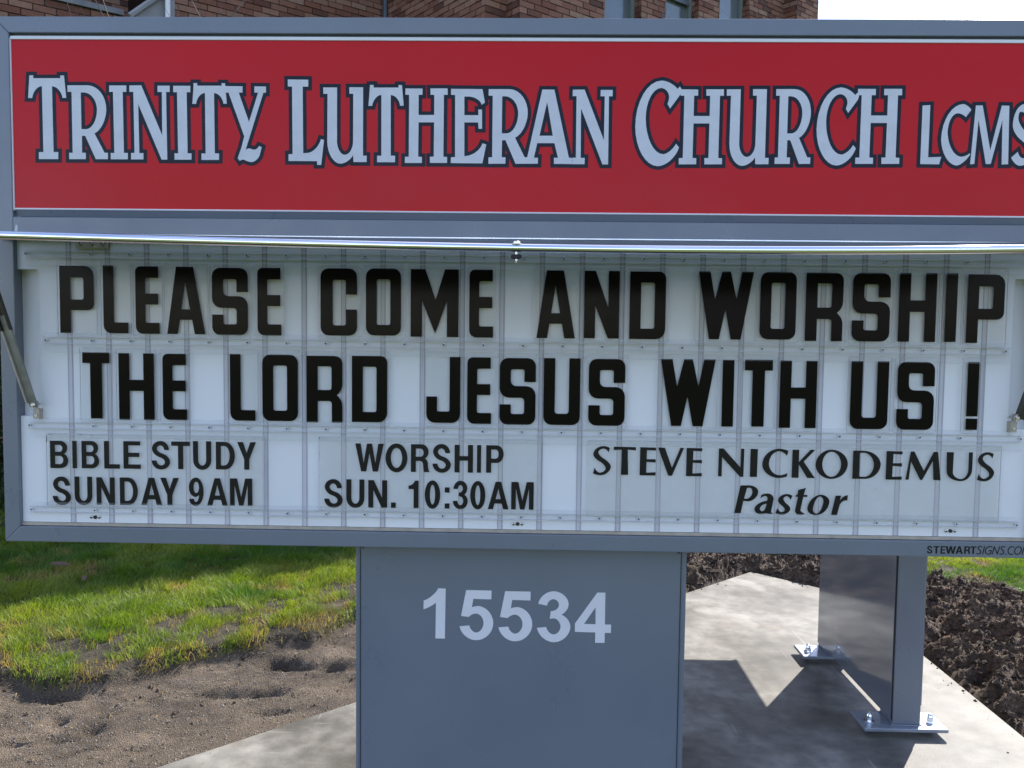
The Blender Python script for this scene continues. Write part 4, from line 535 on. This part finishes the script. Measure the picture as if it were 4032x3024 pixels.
for k,z in enumerate((1.5778,1.3753,1.1738,.9725)):
    xl=-1.163 if k in(0,2,3) else -1.126
    mb=MB(); mb.box(xl,-xl,.0080,.0098,z-.0066,z+.0066)
    tr=mb.build('letter_track',M['lip'],board)
    mb=MB()
    if k<3: mb.box(xl+.002,-xl-.002,.0034,.0046,z-.0290,z-.0074)
    if k>0: mb.box(xl+.002,-xl-.002,.0033,.0045,z+.0074,z+.0185)
    mb.build('track_lip',M['lip'],board)
    mb=MB(); mb.box(xl,-xl,.0046,.0079,z-.0074,z-.0064); mb.box(xl,-xl,.0046,.0079,z+.0064,z+.0074); mb.build('track_ridge',M['edge'],board)
    for x in ([xl+.004] if k!=1 else [-1.1155])+RIVX+([1.1155] if k==1 else [-xl-.004]):
        if rivet_me is None:
            q=MB(); q.lathe((0,.008,0),(0,-1,0),[(.0036,0),(.0036,.002),(.0028,.0034),(.0018,.0036)],12,0); q.cyl((0,.0044,0),(0,.00425,0),.0021,n=8,mi=1); r_=q.build('rivet',[M['rivet'],M['hole']],board,origin=(0,0,0)); rivet_me=r_.data; r_.location=Vector((x,0,z))-wpos(board)
        else:
            r_=bpy.data.objects.new('rivet',rivet_me); COL.objects.link(r_); r_.parent=board; r_.location=Vector((x,0,z))-wpos(board)
for x in (-1.0079,-.0002,1.0101):
    q=MB(); q.cyl((x,.0121,.9548),(x,.0098,.9548),.0043,n=18,mi=1)
    for d in(-.0098,.0100): q.lathe((x+d,.0119,.9548),(0,-1,0),[(.0040,0),(.0036,.002),(.0018,.003)],12,0); q.cyl((x+d,.0089,.9548),(x+d,.0085,.9548),.0013,n=8,mi=1)
    q.build('latch_socket',[M['steel'],M['hole']],board)
for sx in(-1,):
    q=MB(); q.box(min(sx*1.040,sx*.962),max(sx*1.040,sx*.962),.0035,.0075,1.5915,1.6085,0)
    for d in (-.026,0,.026): q.lathe((sx*1.001+d,.0035,1.6015),(0,-1,0),[(.0048,0),(.0048,.0035),(.003,.005)],6,1); q.cyl((sx*1.001+d,-.0015,1.6015),(sx*1.001+d,-.002,1.6015),.0018,n=8,mi=2)
    q.build('nut_bracket',[M['tan'],M['steel'],M['hole']],board)
# raised clear cover, seen from just below its edge
MB().box(-1.205,1.205,-.0065,-.0002,1.6196,1.6225).build('hinge_strip',M['hinge'],sign)
MB().box(-1.200,1.200,-.0050,-.0003,1.6160,1.6195).build('hinge_gasket',M['rubber'],sign)
TZ=np.polyfit([-1.22,-.816,-.412,-.013,.381,.78,1.22],[1.5555,1.549,1.541,1.5345,1.5350,1.5425,1.5560],3)
def tz(x): return float(np.polyval(TZ,x))
cover=bpy.data.objects.new('lifted_cover',None)
NX=40; xs=[-1.195+2.39*i/NX for i in range(NX+1)]; mb=MB(); vs=[];fs=[]
for j,t in enumerate((0,.33,.66,1)):
    for x in xs: vs.append((x,-.004-.612*t,1.6150+(tz(x)-1.6150)*(t**1.15)))
for j,t in enumerate((0,.33,.66,1)):
    for x in xs: vs.append((x,-.004-.612*t,1.6150+(tz(x)-1.6150)*(t**1.15)+.003))
n=NX+1
for j in range(3):
    for i in range(NX):
        a=j*n+i; fs.append((a,a+1,a+n+1,a+n)); b=a+4*n; fs.append((b,b+n,b+n+1,b+1))
mb.add(vs,fs); cov=mb.build('clear_cover',M['cover'],sign,smooth=True)
tube_pts=[(x,-.62,tz(x)) for x in [-1.215+2.43*i/60 for i in range(61)]]
MB().tube(tube_pts,.0066,20).build('cover_edge_tube',M['chrome'],cov,smooth=True)
for sx in(-1,1): MB().obox((sx*1.207,-.312,(1.617+tz(1.2))/2),(.004,0,0),(0,.304,(1.617-tz(1.2))/2),(0,0,.009)).build('cover_side_frame',M['chrome'],cov)
q=MB(); bx,bz=.0005,tz(0)
q.lathe((bx,-.62,bz+.0058),(0,0,1),[(.0085,0),(.0085,.0008),(.0062,.0010),(.0062,.0032),(.0042,.0046)],6,0); q.cyl((bx,-.62,bz+.006),(bx,-.62,bz-.020),.0021,n=10,mi=0)
q.lathe((bx,-.62,bz-.0105),(0,0,-1),[(.0060,0),(.0083,.0008),(.0083,.0058),(.0055,.0068)],16,1); q.cyl((bx,-.62,bz-.017),(bx,-.62,bz-.023),.0017,.0012,n=10,mi=2)
q.build('latch_bolt',[M['steel'],M['rubber'],M['steel']],cov)
for sx in(-1,1):
    o_=.012 if sx>0 else 0; A=Vector((sx*(1.137+o_),-.012,1.224)); B=Vector((sx*(1.208+o_),-.09,1.600)); d=(B-A); u=Vector((d.z,0,-d.x)).normalized()*1
    s_=MB(); s_.obox(A+d*.27,tuple(u*.0085),(0,.0035,0),tuple(d*.28),0); st=s_.build('cover_strut',M['strut'] if sx<0 else M['strut_dark'],sign,bevel=.001)
    s_=MB(); w=Vector((0,.006,0)); c=A+d*.73
    s_.obox(c-Vector((0,.001,0)),tuple(u*.0105),(0,.0012,0),tuple(d*.27),0); s_.obox(c+u*.0098-Vector((0,.006,0)),tuple(u*.0011),(0,.006,0),tuple(d*.27),0); s_.obox(c-u*.0098-Vector((0,.006,0)),tuple(u*.0011),(0,.006,0),tuple(d*.27),0)
    s_.build('strut_channel',M['strut_dark'],st)
    s_=MB(); s_.obox(A+d*.30+u*-.0105,tuple(u*.0016),(0,.009,0),tuple(d*.285),0); s_.build('strut_flange',M['tan'] if sx<0 else M['strut_dark'],st)
    s_=MB(); s_.box(sx*1.1365-.007,sx*1.1365+.007,-.004,.012,1.190,1.214,0); s_.lathe((sx*1.137,-.012,1.224),(0,-1,0),[(.0065,0),(.0065,.004),(.004,.006)],6,1); s_.cyl((sx*1.1365,-.004,1.198),(sx*1.1365,-.0055,1.198),.0035,n=10,mi=1); s_.cyl((sx*1.137,.012,1.224),(sx*1.137,-.012,1.224),.003,n=10,mi=1); s_.box(sx*1.1365-.004,sx*1.1365+.004,-.004,.0,1.214,1.232,0)
    s_.build('strut_foot',[M['tan'],M['steel']],sign)
# pedestal
PX0,PX1=-.393,.408
ped=MB().box(PX0,PX1,.060,.0635,.012,Z0-.001).build('pedestal_panel',M['paint'],sign)
for x0,x1 in((PX0-.0005,PX0+.0070),(PX1-.0085,PX1+.0005)): MB().box(x0,x1,.0590,.165,.010,Z0-.0012).build('pedestal_corner_trim',M['paint'],sign,bevel=.001)
for x in (PX0+.0105,PX1-.0125): MB().box(x-.0008,x+.0008,.0588,.0600,.012,Z0-.002).build('pedestal_seam',M['rubber'],ped)
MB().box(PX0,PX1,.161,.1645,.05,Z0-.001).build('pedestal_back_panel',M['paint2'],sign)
for x in (PX0+.017,PX1-.019):
    q=MB(); q.lathe((x,.0600,Z0-.0155),(0,-1,0),[(.0055,0),(.0048,.0012),(.0030,.0022)],14,0); q.cyl((x,.0577,Z0-.0155),(x,.0573,Z0-.0155),.0022,n=8,mi=1); q.build('panel_screw',[M['paint'],M['hole']],ped)
for g_ in NUMBER: print_mesh('house_number_digit',[flat(c,10) for c in g_],.0594,M['vinyl'],ped)
botr=[o for o in sign.children if o.name.startswith('bottom_rail')][0]
for ch,*b in MAKER: print_mesh('maker_letter',sb(ch,b),-.0006,M['blackvinyl'],botr)
for ch,*b in MAKER2:
    pts=TH[ch]; A=np.array(pts,float); m0,m1=A.min(0),A.max(0); sz=np.maximum(m1-m0,1); P=[tuple((b[0]+(x-m0[0])/sz[0]*(b[2]-b[0]),b[1]+(z-m0[1])/sz[1]*(b[3]-b[1]))) for x,z in pts]
    w=.0011; pol=[]
    for i in range(len(P)-1):
        a_,b_=Vector(P[i]),Vector(P[i+1]); t_=(b_-a_)
        if t_.length<1e-6: t_=Vector((w,0)); b_=a_+t_
        t_.normalize(); n_=Vector((-t_.y,t_.x))*w; e=t_*w*.6; pol.append(ccw([tuple(a_+n_-e),tuple(a_-n_-e),tuple(b_-n_+e),tuple(b_+n_+e)]))
    print_mesh('maker_letter',pol,-.0006,M['blackvinyl'],botr,'nz')
def post_and_plate(parent,cx,cy,along,lab=None):
    """4 inch square post on a rectangular plate, plate long side along 'x' or 'y'"""
    hx,hy=(.146,.068) if along=='x' else (.068,.146)
    pl=MB().box(cx-hx-.010,cx+hx-.010,cy-hy-.012,cy+hy-.012,.022,.035).build('base_plate',M['plate'],parent,bevel=.0025)
    MB().box(cx-.0508,cx+.0508,cy-.0508,cy+.0508,.0352,Z0-.001).build('post',M['paint'],parent,bevel=.006,seg=3)
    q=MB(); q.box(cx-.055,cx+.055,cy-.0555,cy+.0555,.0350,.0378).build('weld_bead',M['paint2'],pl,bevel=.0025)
    for s_ in(-1,1):
        nx,ny=(cx+s_*.1085-.010,cy-.022) if along=='x' else (cx-.010,cy+s_*.1085-.012)
        q=MB(); q.lathe((nx,ny,.0352),(0,0,1),[(.0185,0),(.0185,.0018),(.0125,.0020)],20,0); q.lathe((nx,ny,.0372),(0,0,1),[(.0118,0),(.0118,.012)],6,0)
        q.lathe((nx,ny,.0492),(0,0,1),[(.0108,0),(.0106,.006),(.0088,.012),(.0050,.0158),(.0008,.017)],18,0); q.build('acorn_nut',M['chrome'],pl,smooth=False)
        q=MB(); q.cyl((nx,ny,0),(nx,ny,.022),.007,n=10); q.lathe((nx,ny,.008),(0,0,1),[(.014,0),(.014,.012)],6); q.build('levelling_nut',M['steel'],pl)
for x in (-.34,.355): post_and_plate(sign,x,.1125,'y')
# ------------------------------------------------------------------ hand-set letter tiles
ORD=['first','second','third','fourth','fifth','sixth','seventh']
def tiles(row,words,rowname):
    i=0
    for w in words:
        for k,ch in enumerate(w):
            c,x0,z0,x1,z1=row[i]; i+=1
            h=z1-z0; mx=.0065 if ch not in 'I!' else .0115
            nm='letter_tile'; lab=('clear tile with black exclamation mark after US, at the end of the lower row' if ch=='!' else f"clear tile with black letter {ch}, {ORD[k]} letter of {w} in the {rowname} row")
            zc=z0; cx=(x0+x1)/2
            t=empty(nm,(cx,.006,zc),lab,'letter tile','hand-set letters on the white board')
            X0,X1,Zb,Zt=x0-mx,x1+mx,z0-.0085,z1+.0115
            pl=MB(); P=flat(ro(f'{X0},{Zb},.004 {X1},{Zb},.004 {X1},{Zt},.004 {X0},{Zt},.004'),3); pl.xz(ccw(P),.0052,.0066); plo=pl.build('clear_plate',M['acrylic'],t)
            e=MB(); w_=.0007
            e.box(X0,X0+w_,.0050,.0068,Zb+.004,Zt-.004); e.box(X1-w_,X1,.0050,.0068,Zb+.004,Zt-.004); e.box(X0+.004,X1-.004,.0050,.0068,Zt-w_,Zt); e.box(X0+.004,X1-.004,.0050,.0068,Zb,Zb+w_); e.build('plate_rim',M['edge'],plo)
            g_=print_mesh('letter_print',mq(ch,(x0,z0,x1,z1)),.0049,M['black'],t)
            if (i*7+len(w))%3==0:
                sx_=X1-.006; s=MB(); s.box(sx_,sx_+.0016,.0049,.0051,Zt-.0052,Zt-.0047); s.box(sx_,sx_+.0005,.0049,.0051,Zt-.0047,Zt-.0040); s.box(sx_,sx_+.0016,.0049,.0051,Zt-.0040,Zt-.0035); s.box(sx_+.0011,sx_+.0016,.0049,.0051,Zt-.0035,Zt-.0028); s.build('size_mark',M['blackvinyl'],t)
tiles(ROW1,['PLEASE','COME','AND','WORSHIP'],'upper')
tiles(ROW2,['THE','LORD','JESUS','WITH','US','!'],'lower')
def info(b,lab,glyphs,stain):
    t=empty('info_panel',(b[0],.006,b[1]),lab,'info panel','printed panels in the bottom row')
    p_=MB().box(b[0],b[2],.0052,.0070,b[1],b[3]).build('milky_sheet',M['info'],t)
    e=MB(); w_=.0009; e.box(b[0],b[0]+w_,.0049,.0072,b[1],b[3]); e.box(b[2]-w_,b[2],.0049,.0072,b[1],b[3]); e.box(b[0]+w_,b[2]-w_,.0049,.0072,b[3]-w_,b[3]); e.build('sheet_rim',M['edge'],p_)
    for P in glyphs: print_mesh('letter_print',P,.0049,M['blackvinyl'],t)
    for x,z,w,h in stain: MB().xz([(x,z),(x+w*.4,z-h*.2),(x+w,z+h*.3),(x+w*.8,z+h),(x+w*.3,z+h*.7)],.0046,.0048).build('dirt_speck',M['strut_dark'],p_)
info((-1.1200,.9790,-.6000,1.1545),'milky panel with printed black lines BIBLE STUDY SUNDAY 9AM',[sb(c,b) for c,*b in BIBLE],[(-1.1195,1.135,.0025,.014),(-1.115,1.1525,.010,.0014),(-1.04,1.152,.007,.0016),(-1.012,1.151,.003,.002),(-1.098,.984,.003,.0012)])
info((-.4705,.9790,.0525,1.1560),'milky panel with printed black lines WORSHIP SUN. 10:30AM',[sb(c,b) for c,*b in WORSHIP],[(-.4700,1.1515,.003,.0035),(-.4695,1.115,.0012,.004),(-.30,1.1495,.003,.001)])
info((.1600,.9770,1.1170,1.1570),'widest milky panel, printed in flared capitals with Pastor in italics',[[flat(c,8) for c in g_] for g_ in PASTOR],[(1.02,1.146,.003,.0012),(.83,1.05,.002,.002)])
# ================================================================== second sign, at a right angle behind
s2=empty('second_sign',(1.373,1.35,0),'second grey sign at right angle behind, standing on square posts and a panel','sign')
CX0,CX1,CY0,CY1=1.225,1.580,.126,2.566
mb=MB(); mb.box(CX0,CX1-.013,CY0+.012,CY1-.012,Z0,Z1); mb.build('cabinet_body',M['paint'],s2,bevel=.002)
q=MB(); xf0,xf1=CX1-.0128,CX1
q.box(xf0,xf1,CY0,CY1,Z0,Z0+.0365); q.box(xf0,xf1,CY0,CY1,Z1-.0365,Z1); q.box(xf0,xf1,CY0,CY0+.0365,Z0+.0366,Z1-.0366); q.box(xf0,xf1,CY1-.0365,CY1,Z0+.0366,Z1-.0366); q.box(xf0,xf1,CY0+.0366,CY1-.0366,1.6228,1.6615); q.build('face_frame',M['paint'],s2,bevel=.0015)
MB().box(xf0+.001,xf0+.004,CY0+.0366,CY1-.0366,1.6616,Z1-.0367).build('banner_panel',M['banner'],s2)
MB().box(xf0+.001,xf0+.004,CY0+.0366,CY1-.0366,Z0+.0366,1.6227).build('letter_board',M['panel'],s2)
MB().box(1.4245,1.4275,.977,1.722,.105,Z0-.001).build('pedestal_panel',M['paint2'],s2,bevel=.0006)  # unseen far panel, added to narrow the sunlit strip under the near one
post_and_plate(s2,1.373,1.0215,'x'); post_and_plate(s2,1.373,1.676,'x')
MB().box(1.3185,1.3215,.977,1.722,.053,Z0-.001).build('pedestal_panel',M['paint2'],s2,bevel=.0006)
MB().box(1.3215,1.3225,.9695,.9765,.05,Z0-.001).build('panel_seam',M['rubber'],s2)
# ================================================================== church
from bpy_extras.object_utils import world_to_camera_view
bpy.context.view_layer.update()
church=empty('church_building',(1,9,0),'stepped brick church building with narrow tall windows behind the sign','building')
DN=Vector((-.6428,.7660,0)) # into the building
W2=lambda x,y:Vector((x,y,0))
HT=7.20
pl={1515:W2(-1.842,8.662),1910:W2(-.496,7.057),1995:W2(-.274,7.244),2046:W2(-.131,7.074),2380:W2(.83,7.881),2525:W2(1.302,8.276),2620:W2(1.632,8.553),2750:W2(2.112,8.956),2833:W2(2.439,9.23),2950:W2(2.927,9.64),3085:W2(3.535,10.15),3137:W2(3.671,9.989),3221:W2(4.078,10.331),665:W2(-3.837,6.988),0:W2(-5.017,5.998),-1:W2(-8.4,3.16)}
jam=.15
segs=[(pl[-1],pl[665],0,4.61),(pl[665],pl[1515],0,HT),(pl[1515],pl[1910],0,HT),(pl[1910],pl[1995],0,HT),(pl[1995],pl[2046],0,HT),(pl[2046],pl[2380],0,HT),
 (pl[2525]+DN*jam,pl[2525],0,HT),(pl[2525],pl[2620],0,HT),(pl[2750]+DN*jam,pl[2750],0,HT),(pl[2750],pl[2833],0,HT),(pl[2950]+DN*jam,pl[2950],0,HT),(pl[2950],pl[3085],0,HT),(pl[3085],pl[3137],0,HT),(pl[3137],pl[3221],0,HT),(pl[3221],pl[3221]+DN*3,0,HT)]
segs.append((pl[-1]+DN*1.6+Vector((2,1.68,0)),pl[665]+DN*1.6,4.2,7.6))
PITCH,BH,BL,JT,PR=.0677,.0575,.194,.010,.007
unit=MB().box(0,1,-PR,.03,0,BH); ume=None; shown=[]; mass=[]
def vis(p):
    c=world_to_camera_view(scn,cam,p); return c.z>0 and 0<c.x<1 and 0<=1-c.y<.0300
for si,(a,b,z0,z1) in enumerate(segs):
    d=b-a; Ln=d.length; d.normalize(); nrm=Vector((d.y,-d.x,0)); ang=math.atan2(d.y,d.x)
    q=MB(); c=(a+b)/2-nrm*.12; q.obox((c.x,c.y,(z0+z1)/2),tuple(d*(Ln/2)),tuple(nrm*.118),(0,0,(z1-z0)/2)); wall=q.build('brick_wall',M['mortar'],church)
    k0=int(z0/PITCH)+ (1 if z0>0 else 0)
    for k in range(k0,int(z1/PITCH)):
        z=k*PITCH+.004; s0=(-.102 if k%2 else 0)
        while s0<Ln-.02:
            u0,u1=max(s0,.0),min(s0+BL,Ln); 
            if u1-u0>.03:
                p=a+d*u0; P=Vector((p.x,p.y,z))
                (shown if (len(shown)<298 and vis(P+d*(u1-u0)/2+Vector((0,0,.03)))) else mass).append((P,d,nrm,ang,u1-u0,wall))
            s0+=BL+JT
for P,d,nrm,ang,l,wall in shown:
    if ume is None: o=unit.build('brick',M['brick'],wall,origin=(0,0,0)); ume=o.data
    else: o=bpy.data.objects.new('brick',ume); COL.objects.link(o); o.parent=wall
    o.location=P-wpos(wall)-d*0+nrm*0; o.rotation_euler=(0,0,ang+random.uniform(-.006,.006)); o.scale=(l,1+random.uniform(-.15,.35),1)
q=MB(); 
VV=[];FF=[]
bx=np.array([(0,0,0),(1,0,0),(1,1,0),(0,1,0),(0,0,1),(1,0,1),(1,1,1),(0,1,1)],float); bf=np.array([(0,1,5,4),(3,0,4,7),(1,2,6,5),(4,5,6,7),(0,3,2,1)])
for i,(P,d,nrm,ang,l,wall) in enumerate(mass):
    V=np.array([P]*8,float)+bx[:,0:1]*l*np.array(d)[None]+(bx[:,1:2]-1)*-1*(PR+.002*((i*37)%5-2))*np.array(nrm)[None]-bx[:,1:2]*.01*np.array(nrm)[None]+bx[:,2:3]*BH*np.array([[0,0,1]]); VV.append(V); FF.append(bf+8*i)
VV=np.vstack(VV)-np.array(wpos(church))[None]; o=link('brickwork',np_mesh('brickwork',VV,np.vstack(FF),M['brick'],False),church,tuple(wpos(church))); o['kind']='stuff'
# copings
def along_box(a,b,z0,z1,f,bk,name,m):
    d=b-a; L_=d.length; d.normalize(); nrm=Vector((d.y,-d.x,0)); c=(a+b)/2+nrm*(f-bk)/2; q=MB(); q.obox((c.x,c.y,(z0+z1)/2),tuple(d*(L_/2)),tuple(nrm*((f+bk)/2)),(0,0,(z1-z0)/2)); return q.build(name,m,church)
along_box(pl[-1],pl[665]-Vector((.35,.29,0)),4.612,4.668,.035,.28,'coping',M['coping'])
for a,b in ((665,1515),(1515,1910),(1910,1995),(2046,3085),(3137,3221)): along_box(pl[a],pl[b],HT+.002,HT+.07,.03,.3,'coping',M['coping'])
# windows: panes set back in the openings, frame members, a lintel closing to the top
for a,b,tr in ((2380,2525,None),(2620,2750,1),(2833,2950,None)):
    A,B=pl[a]+DN*jam,pl[b]+DN*jam; d=(B-A); Ln=d.length; d.normalize()
    w=along_box(A,B,.9,HT-.3,.0,.02,'window',M['glass'])
    for t0,t1,nm in ((0,.035,'window_frame'),(Ln-.06,Ln,'window_frame')):
        q=MB(); c=A+d*(t0+t1)/2+DN*-.02; q.obox((c.x,c.y,(HT-.3+.9)/2),tuple(d*((t1-t0)/2)),tuple(DN*.025),(0,0,(HT-1.2)/2)); q.build(nm,M['winframe'],w)
    if tr:
        for zt in (5.64,4.3,3.1): q=MB(); c=A+d*Ln/2+DN*-.025; q.obox((c.x,c.y,zt),tuple(d*(Ln/2-.06)),tuple(DN*.03),(0,0,.022)); q.build('window_transom',M['pipe'],w)
    along_box(A,B,HT-.298,HT,.10,.10,'lintel',M['mortar']); along_box(A,B,0,.898,.14,.05,'sill_wall',M['mortar'])
q=MB(); back=[pl[k] for k in (1515,1910,1995,2046,3085,3137,3221)]; bk=[back[-1]+DN*3,pl[1515]+DN*3.4+Vector((-.5,-.4,0))]; ring=back+bk
q.add([(v.x,v.y,HT-.02) for v in ring],[tuple(range(len(ring)))]); q.add([(pl[665].x,pl[665].y,HT-.02),(pl[1515].x,pl[1515].y,HT-.02),(bk[1].x,bk[1].y,HT-.02),((pl[665]+DN*3).x,(pl[665]+DN*3).y,HT-.02)],[(0,1,2,3)]); q.build('roof',M['roof'],church)
ca=back[-1]+DN*3; cb=pl[665]+DN*3; q=MB(); q.add([(ca.x,ca.y,0),(cb.x,cb.y,0),(cb.x,cb.y,HT),(ca.x,ca.y,HT)],[(0,1,2,3)]); q.build('rear_wall',M['mortar'],church)
# white gable board with trim and post
G=[(-3.954,6.343,4.476),(-3.777,6.491,4.695),(-3.62,6.622,4.89),(-3.62,6.622,4.071),(-3.683,6.57,4.55)]
def yo(p,k): return (p[0]+DN.x*k,p[1]+DN.y*k,p[2])
q=MB(); g3=[G[0],G[3],G[2]]; q.add([yo(v,0) for v in g3]+[yo(v,.06) for v in g3],[(0,1,2),(5,4,3),(0,3,4,1),(1,4,5,2),(2,5,3,0)]); q.build('gable_board',M['gable'],church)
q=MB(); q.tube([yo(G[0],-.03),yo(G[2],-.03)],.030,6); q.build('gable_trim',M['gable'],church)
q=MB(); q.cyl((G[4][0]+DN.x*-.05,G[4][1]+DN.y*-.05,3.6),(G[4][0]+DN.x*-.05,G[4][1]+DN.y*-.05,5.6),.026,n=12); q.build('white_downpipe',M['trim'],church)
pp=pl[1515]-DN*.0; q=MB(); q.cyl((pp.x+.02,pp.y-.07,0),(pp.x+.02,pp.y-.07,HT),.036,n=14); q.build('downpipe',M['pipe'],church)
# ================================================================== shrubs
def bare_shrub(loc,H,stems,seed,lab,spread):
    r=random.Random(seed); t=empty('bare_shrub',loc,lab,'shrub'); q=MB()
    def grow_(p,d,rad,ln,dep):
        pts=[Vector(p)];rs=[rad]; nseg=6
        for i in range(nseg):
            sg=.06 if dep==2 else .13; d=(d+Vector((r.gauss(0,sg),r.gauss(0,sg),.07+r.gauss(0,.05)))).normalized(); pts.append(pts[-1]+d*ln/nseg); rs.append(rad*(1-.75*(i+1)/nseg))
        q.tube(pts,rs,5)
        if dep>0:
            for k in range(5 if dep==2 else 4):
                i=r.randint(2,nseg); a=r.uniform(0,6.28); dd=(d*.7+Vector((math.cos(a),math.sin(a),.35))*.75).normalized(); grow_(pts[i],dd,rs[i-1]*.6,ln*r.uniform(.3,.5),dep-1)
    for k in range(stems):
        a=k/stems*6.28+r.uniform(-.4,.4); dr=Vector((math.cos(a)*spread,math.sin(a)*spread,1)).normalized(); grow_(Vector(loc)+Vector((math.cos(a)*.06,math.sin(a)*.06,-.05)),dr,.016,H*r.uniform(.75,1.0),2)
    q.build('branches',M['bark'],t)
bare_shrub((-2.45,3.75,.05),3.3,7,3,'bare twiggy shrub behind the left half of the sign','' or .22)
bare_shrub((1.42,4.35,.05),3.3,6,4,'bare shrub with shiny twigs in front of the narrow church windows',.07)
def hedge(loc,R,n,lab):
    t=empty('evergreen_shrub',loc,lab,'shrub'); u=RNG.normal(0,1,(n,3)); u/=np.linalg.norm(u,axis=1)[:,None]; r=RNG.uniform(.45,1.05,n)**.5; lump=1+.25*fbm(u[:,0]*3+5,u[:,2]*3+u[:,1]*2,1,3,7)
    c=u*(r*lump)[:,None]*np.array(R)[None]; c[:,2]+=R[2]; c[:,2]=np.maximum(c[:,2],.05); a=RNG.normal(0,1,(n,3)); a/=np.linalg.norm(a,axis=1)[:,None]; b=np.cross(a,RNG.normal(0,1,(n,3))); b/=np.linalg.norm(b,axis=1)[:,None]; s=.028
    V=np.stack([c-a*s,c+b*s*.45,c+a*s,c-b*s*.45],1).reshape(-1,3); Q=np.arange(n*4).reshape(n,4); me=np_mesh('foliage',V,Q,M['hedge'],False)
    col=np.array([.028,.052,.018])*RNG.uniform(.6,1.6,n)[:,None]; col=np.concatenate([col,np.ones((n,1))],1); ca_=me.color_attributes.new('tint','FLOAT_COLOR','POINT'); ca_.data.foreach_set('color',np.repeat(col,4,0).astype(np.float32).ravel())
    o=bpy.data.objects.new('foliage',me); COL.objects.link(o); o.parent=t
    q=MB(); 
    for k in range(5): q.cyl((loc[0]+.05*math.cos(k*1.3),loc[1]+.05*math.sin(k*1.3),loc[2]-.05),(loc[0]+.35*math.cos(k*1.3),loc[1]+.35*math.sin(k*1.3),loc[2]+R[2]*1.1),.02,.006,n=6)
    q.build('stems',M['bark'],t)
hedge((-3.75,4.35,.04),(.75,.7,1.05),22000,'dark evergreen shrub in the shade beyond the left edge of the sign')
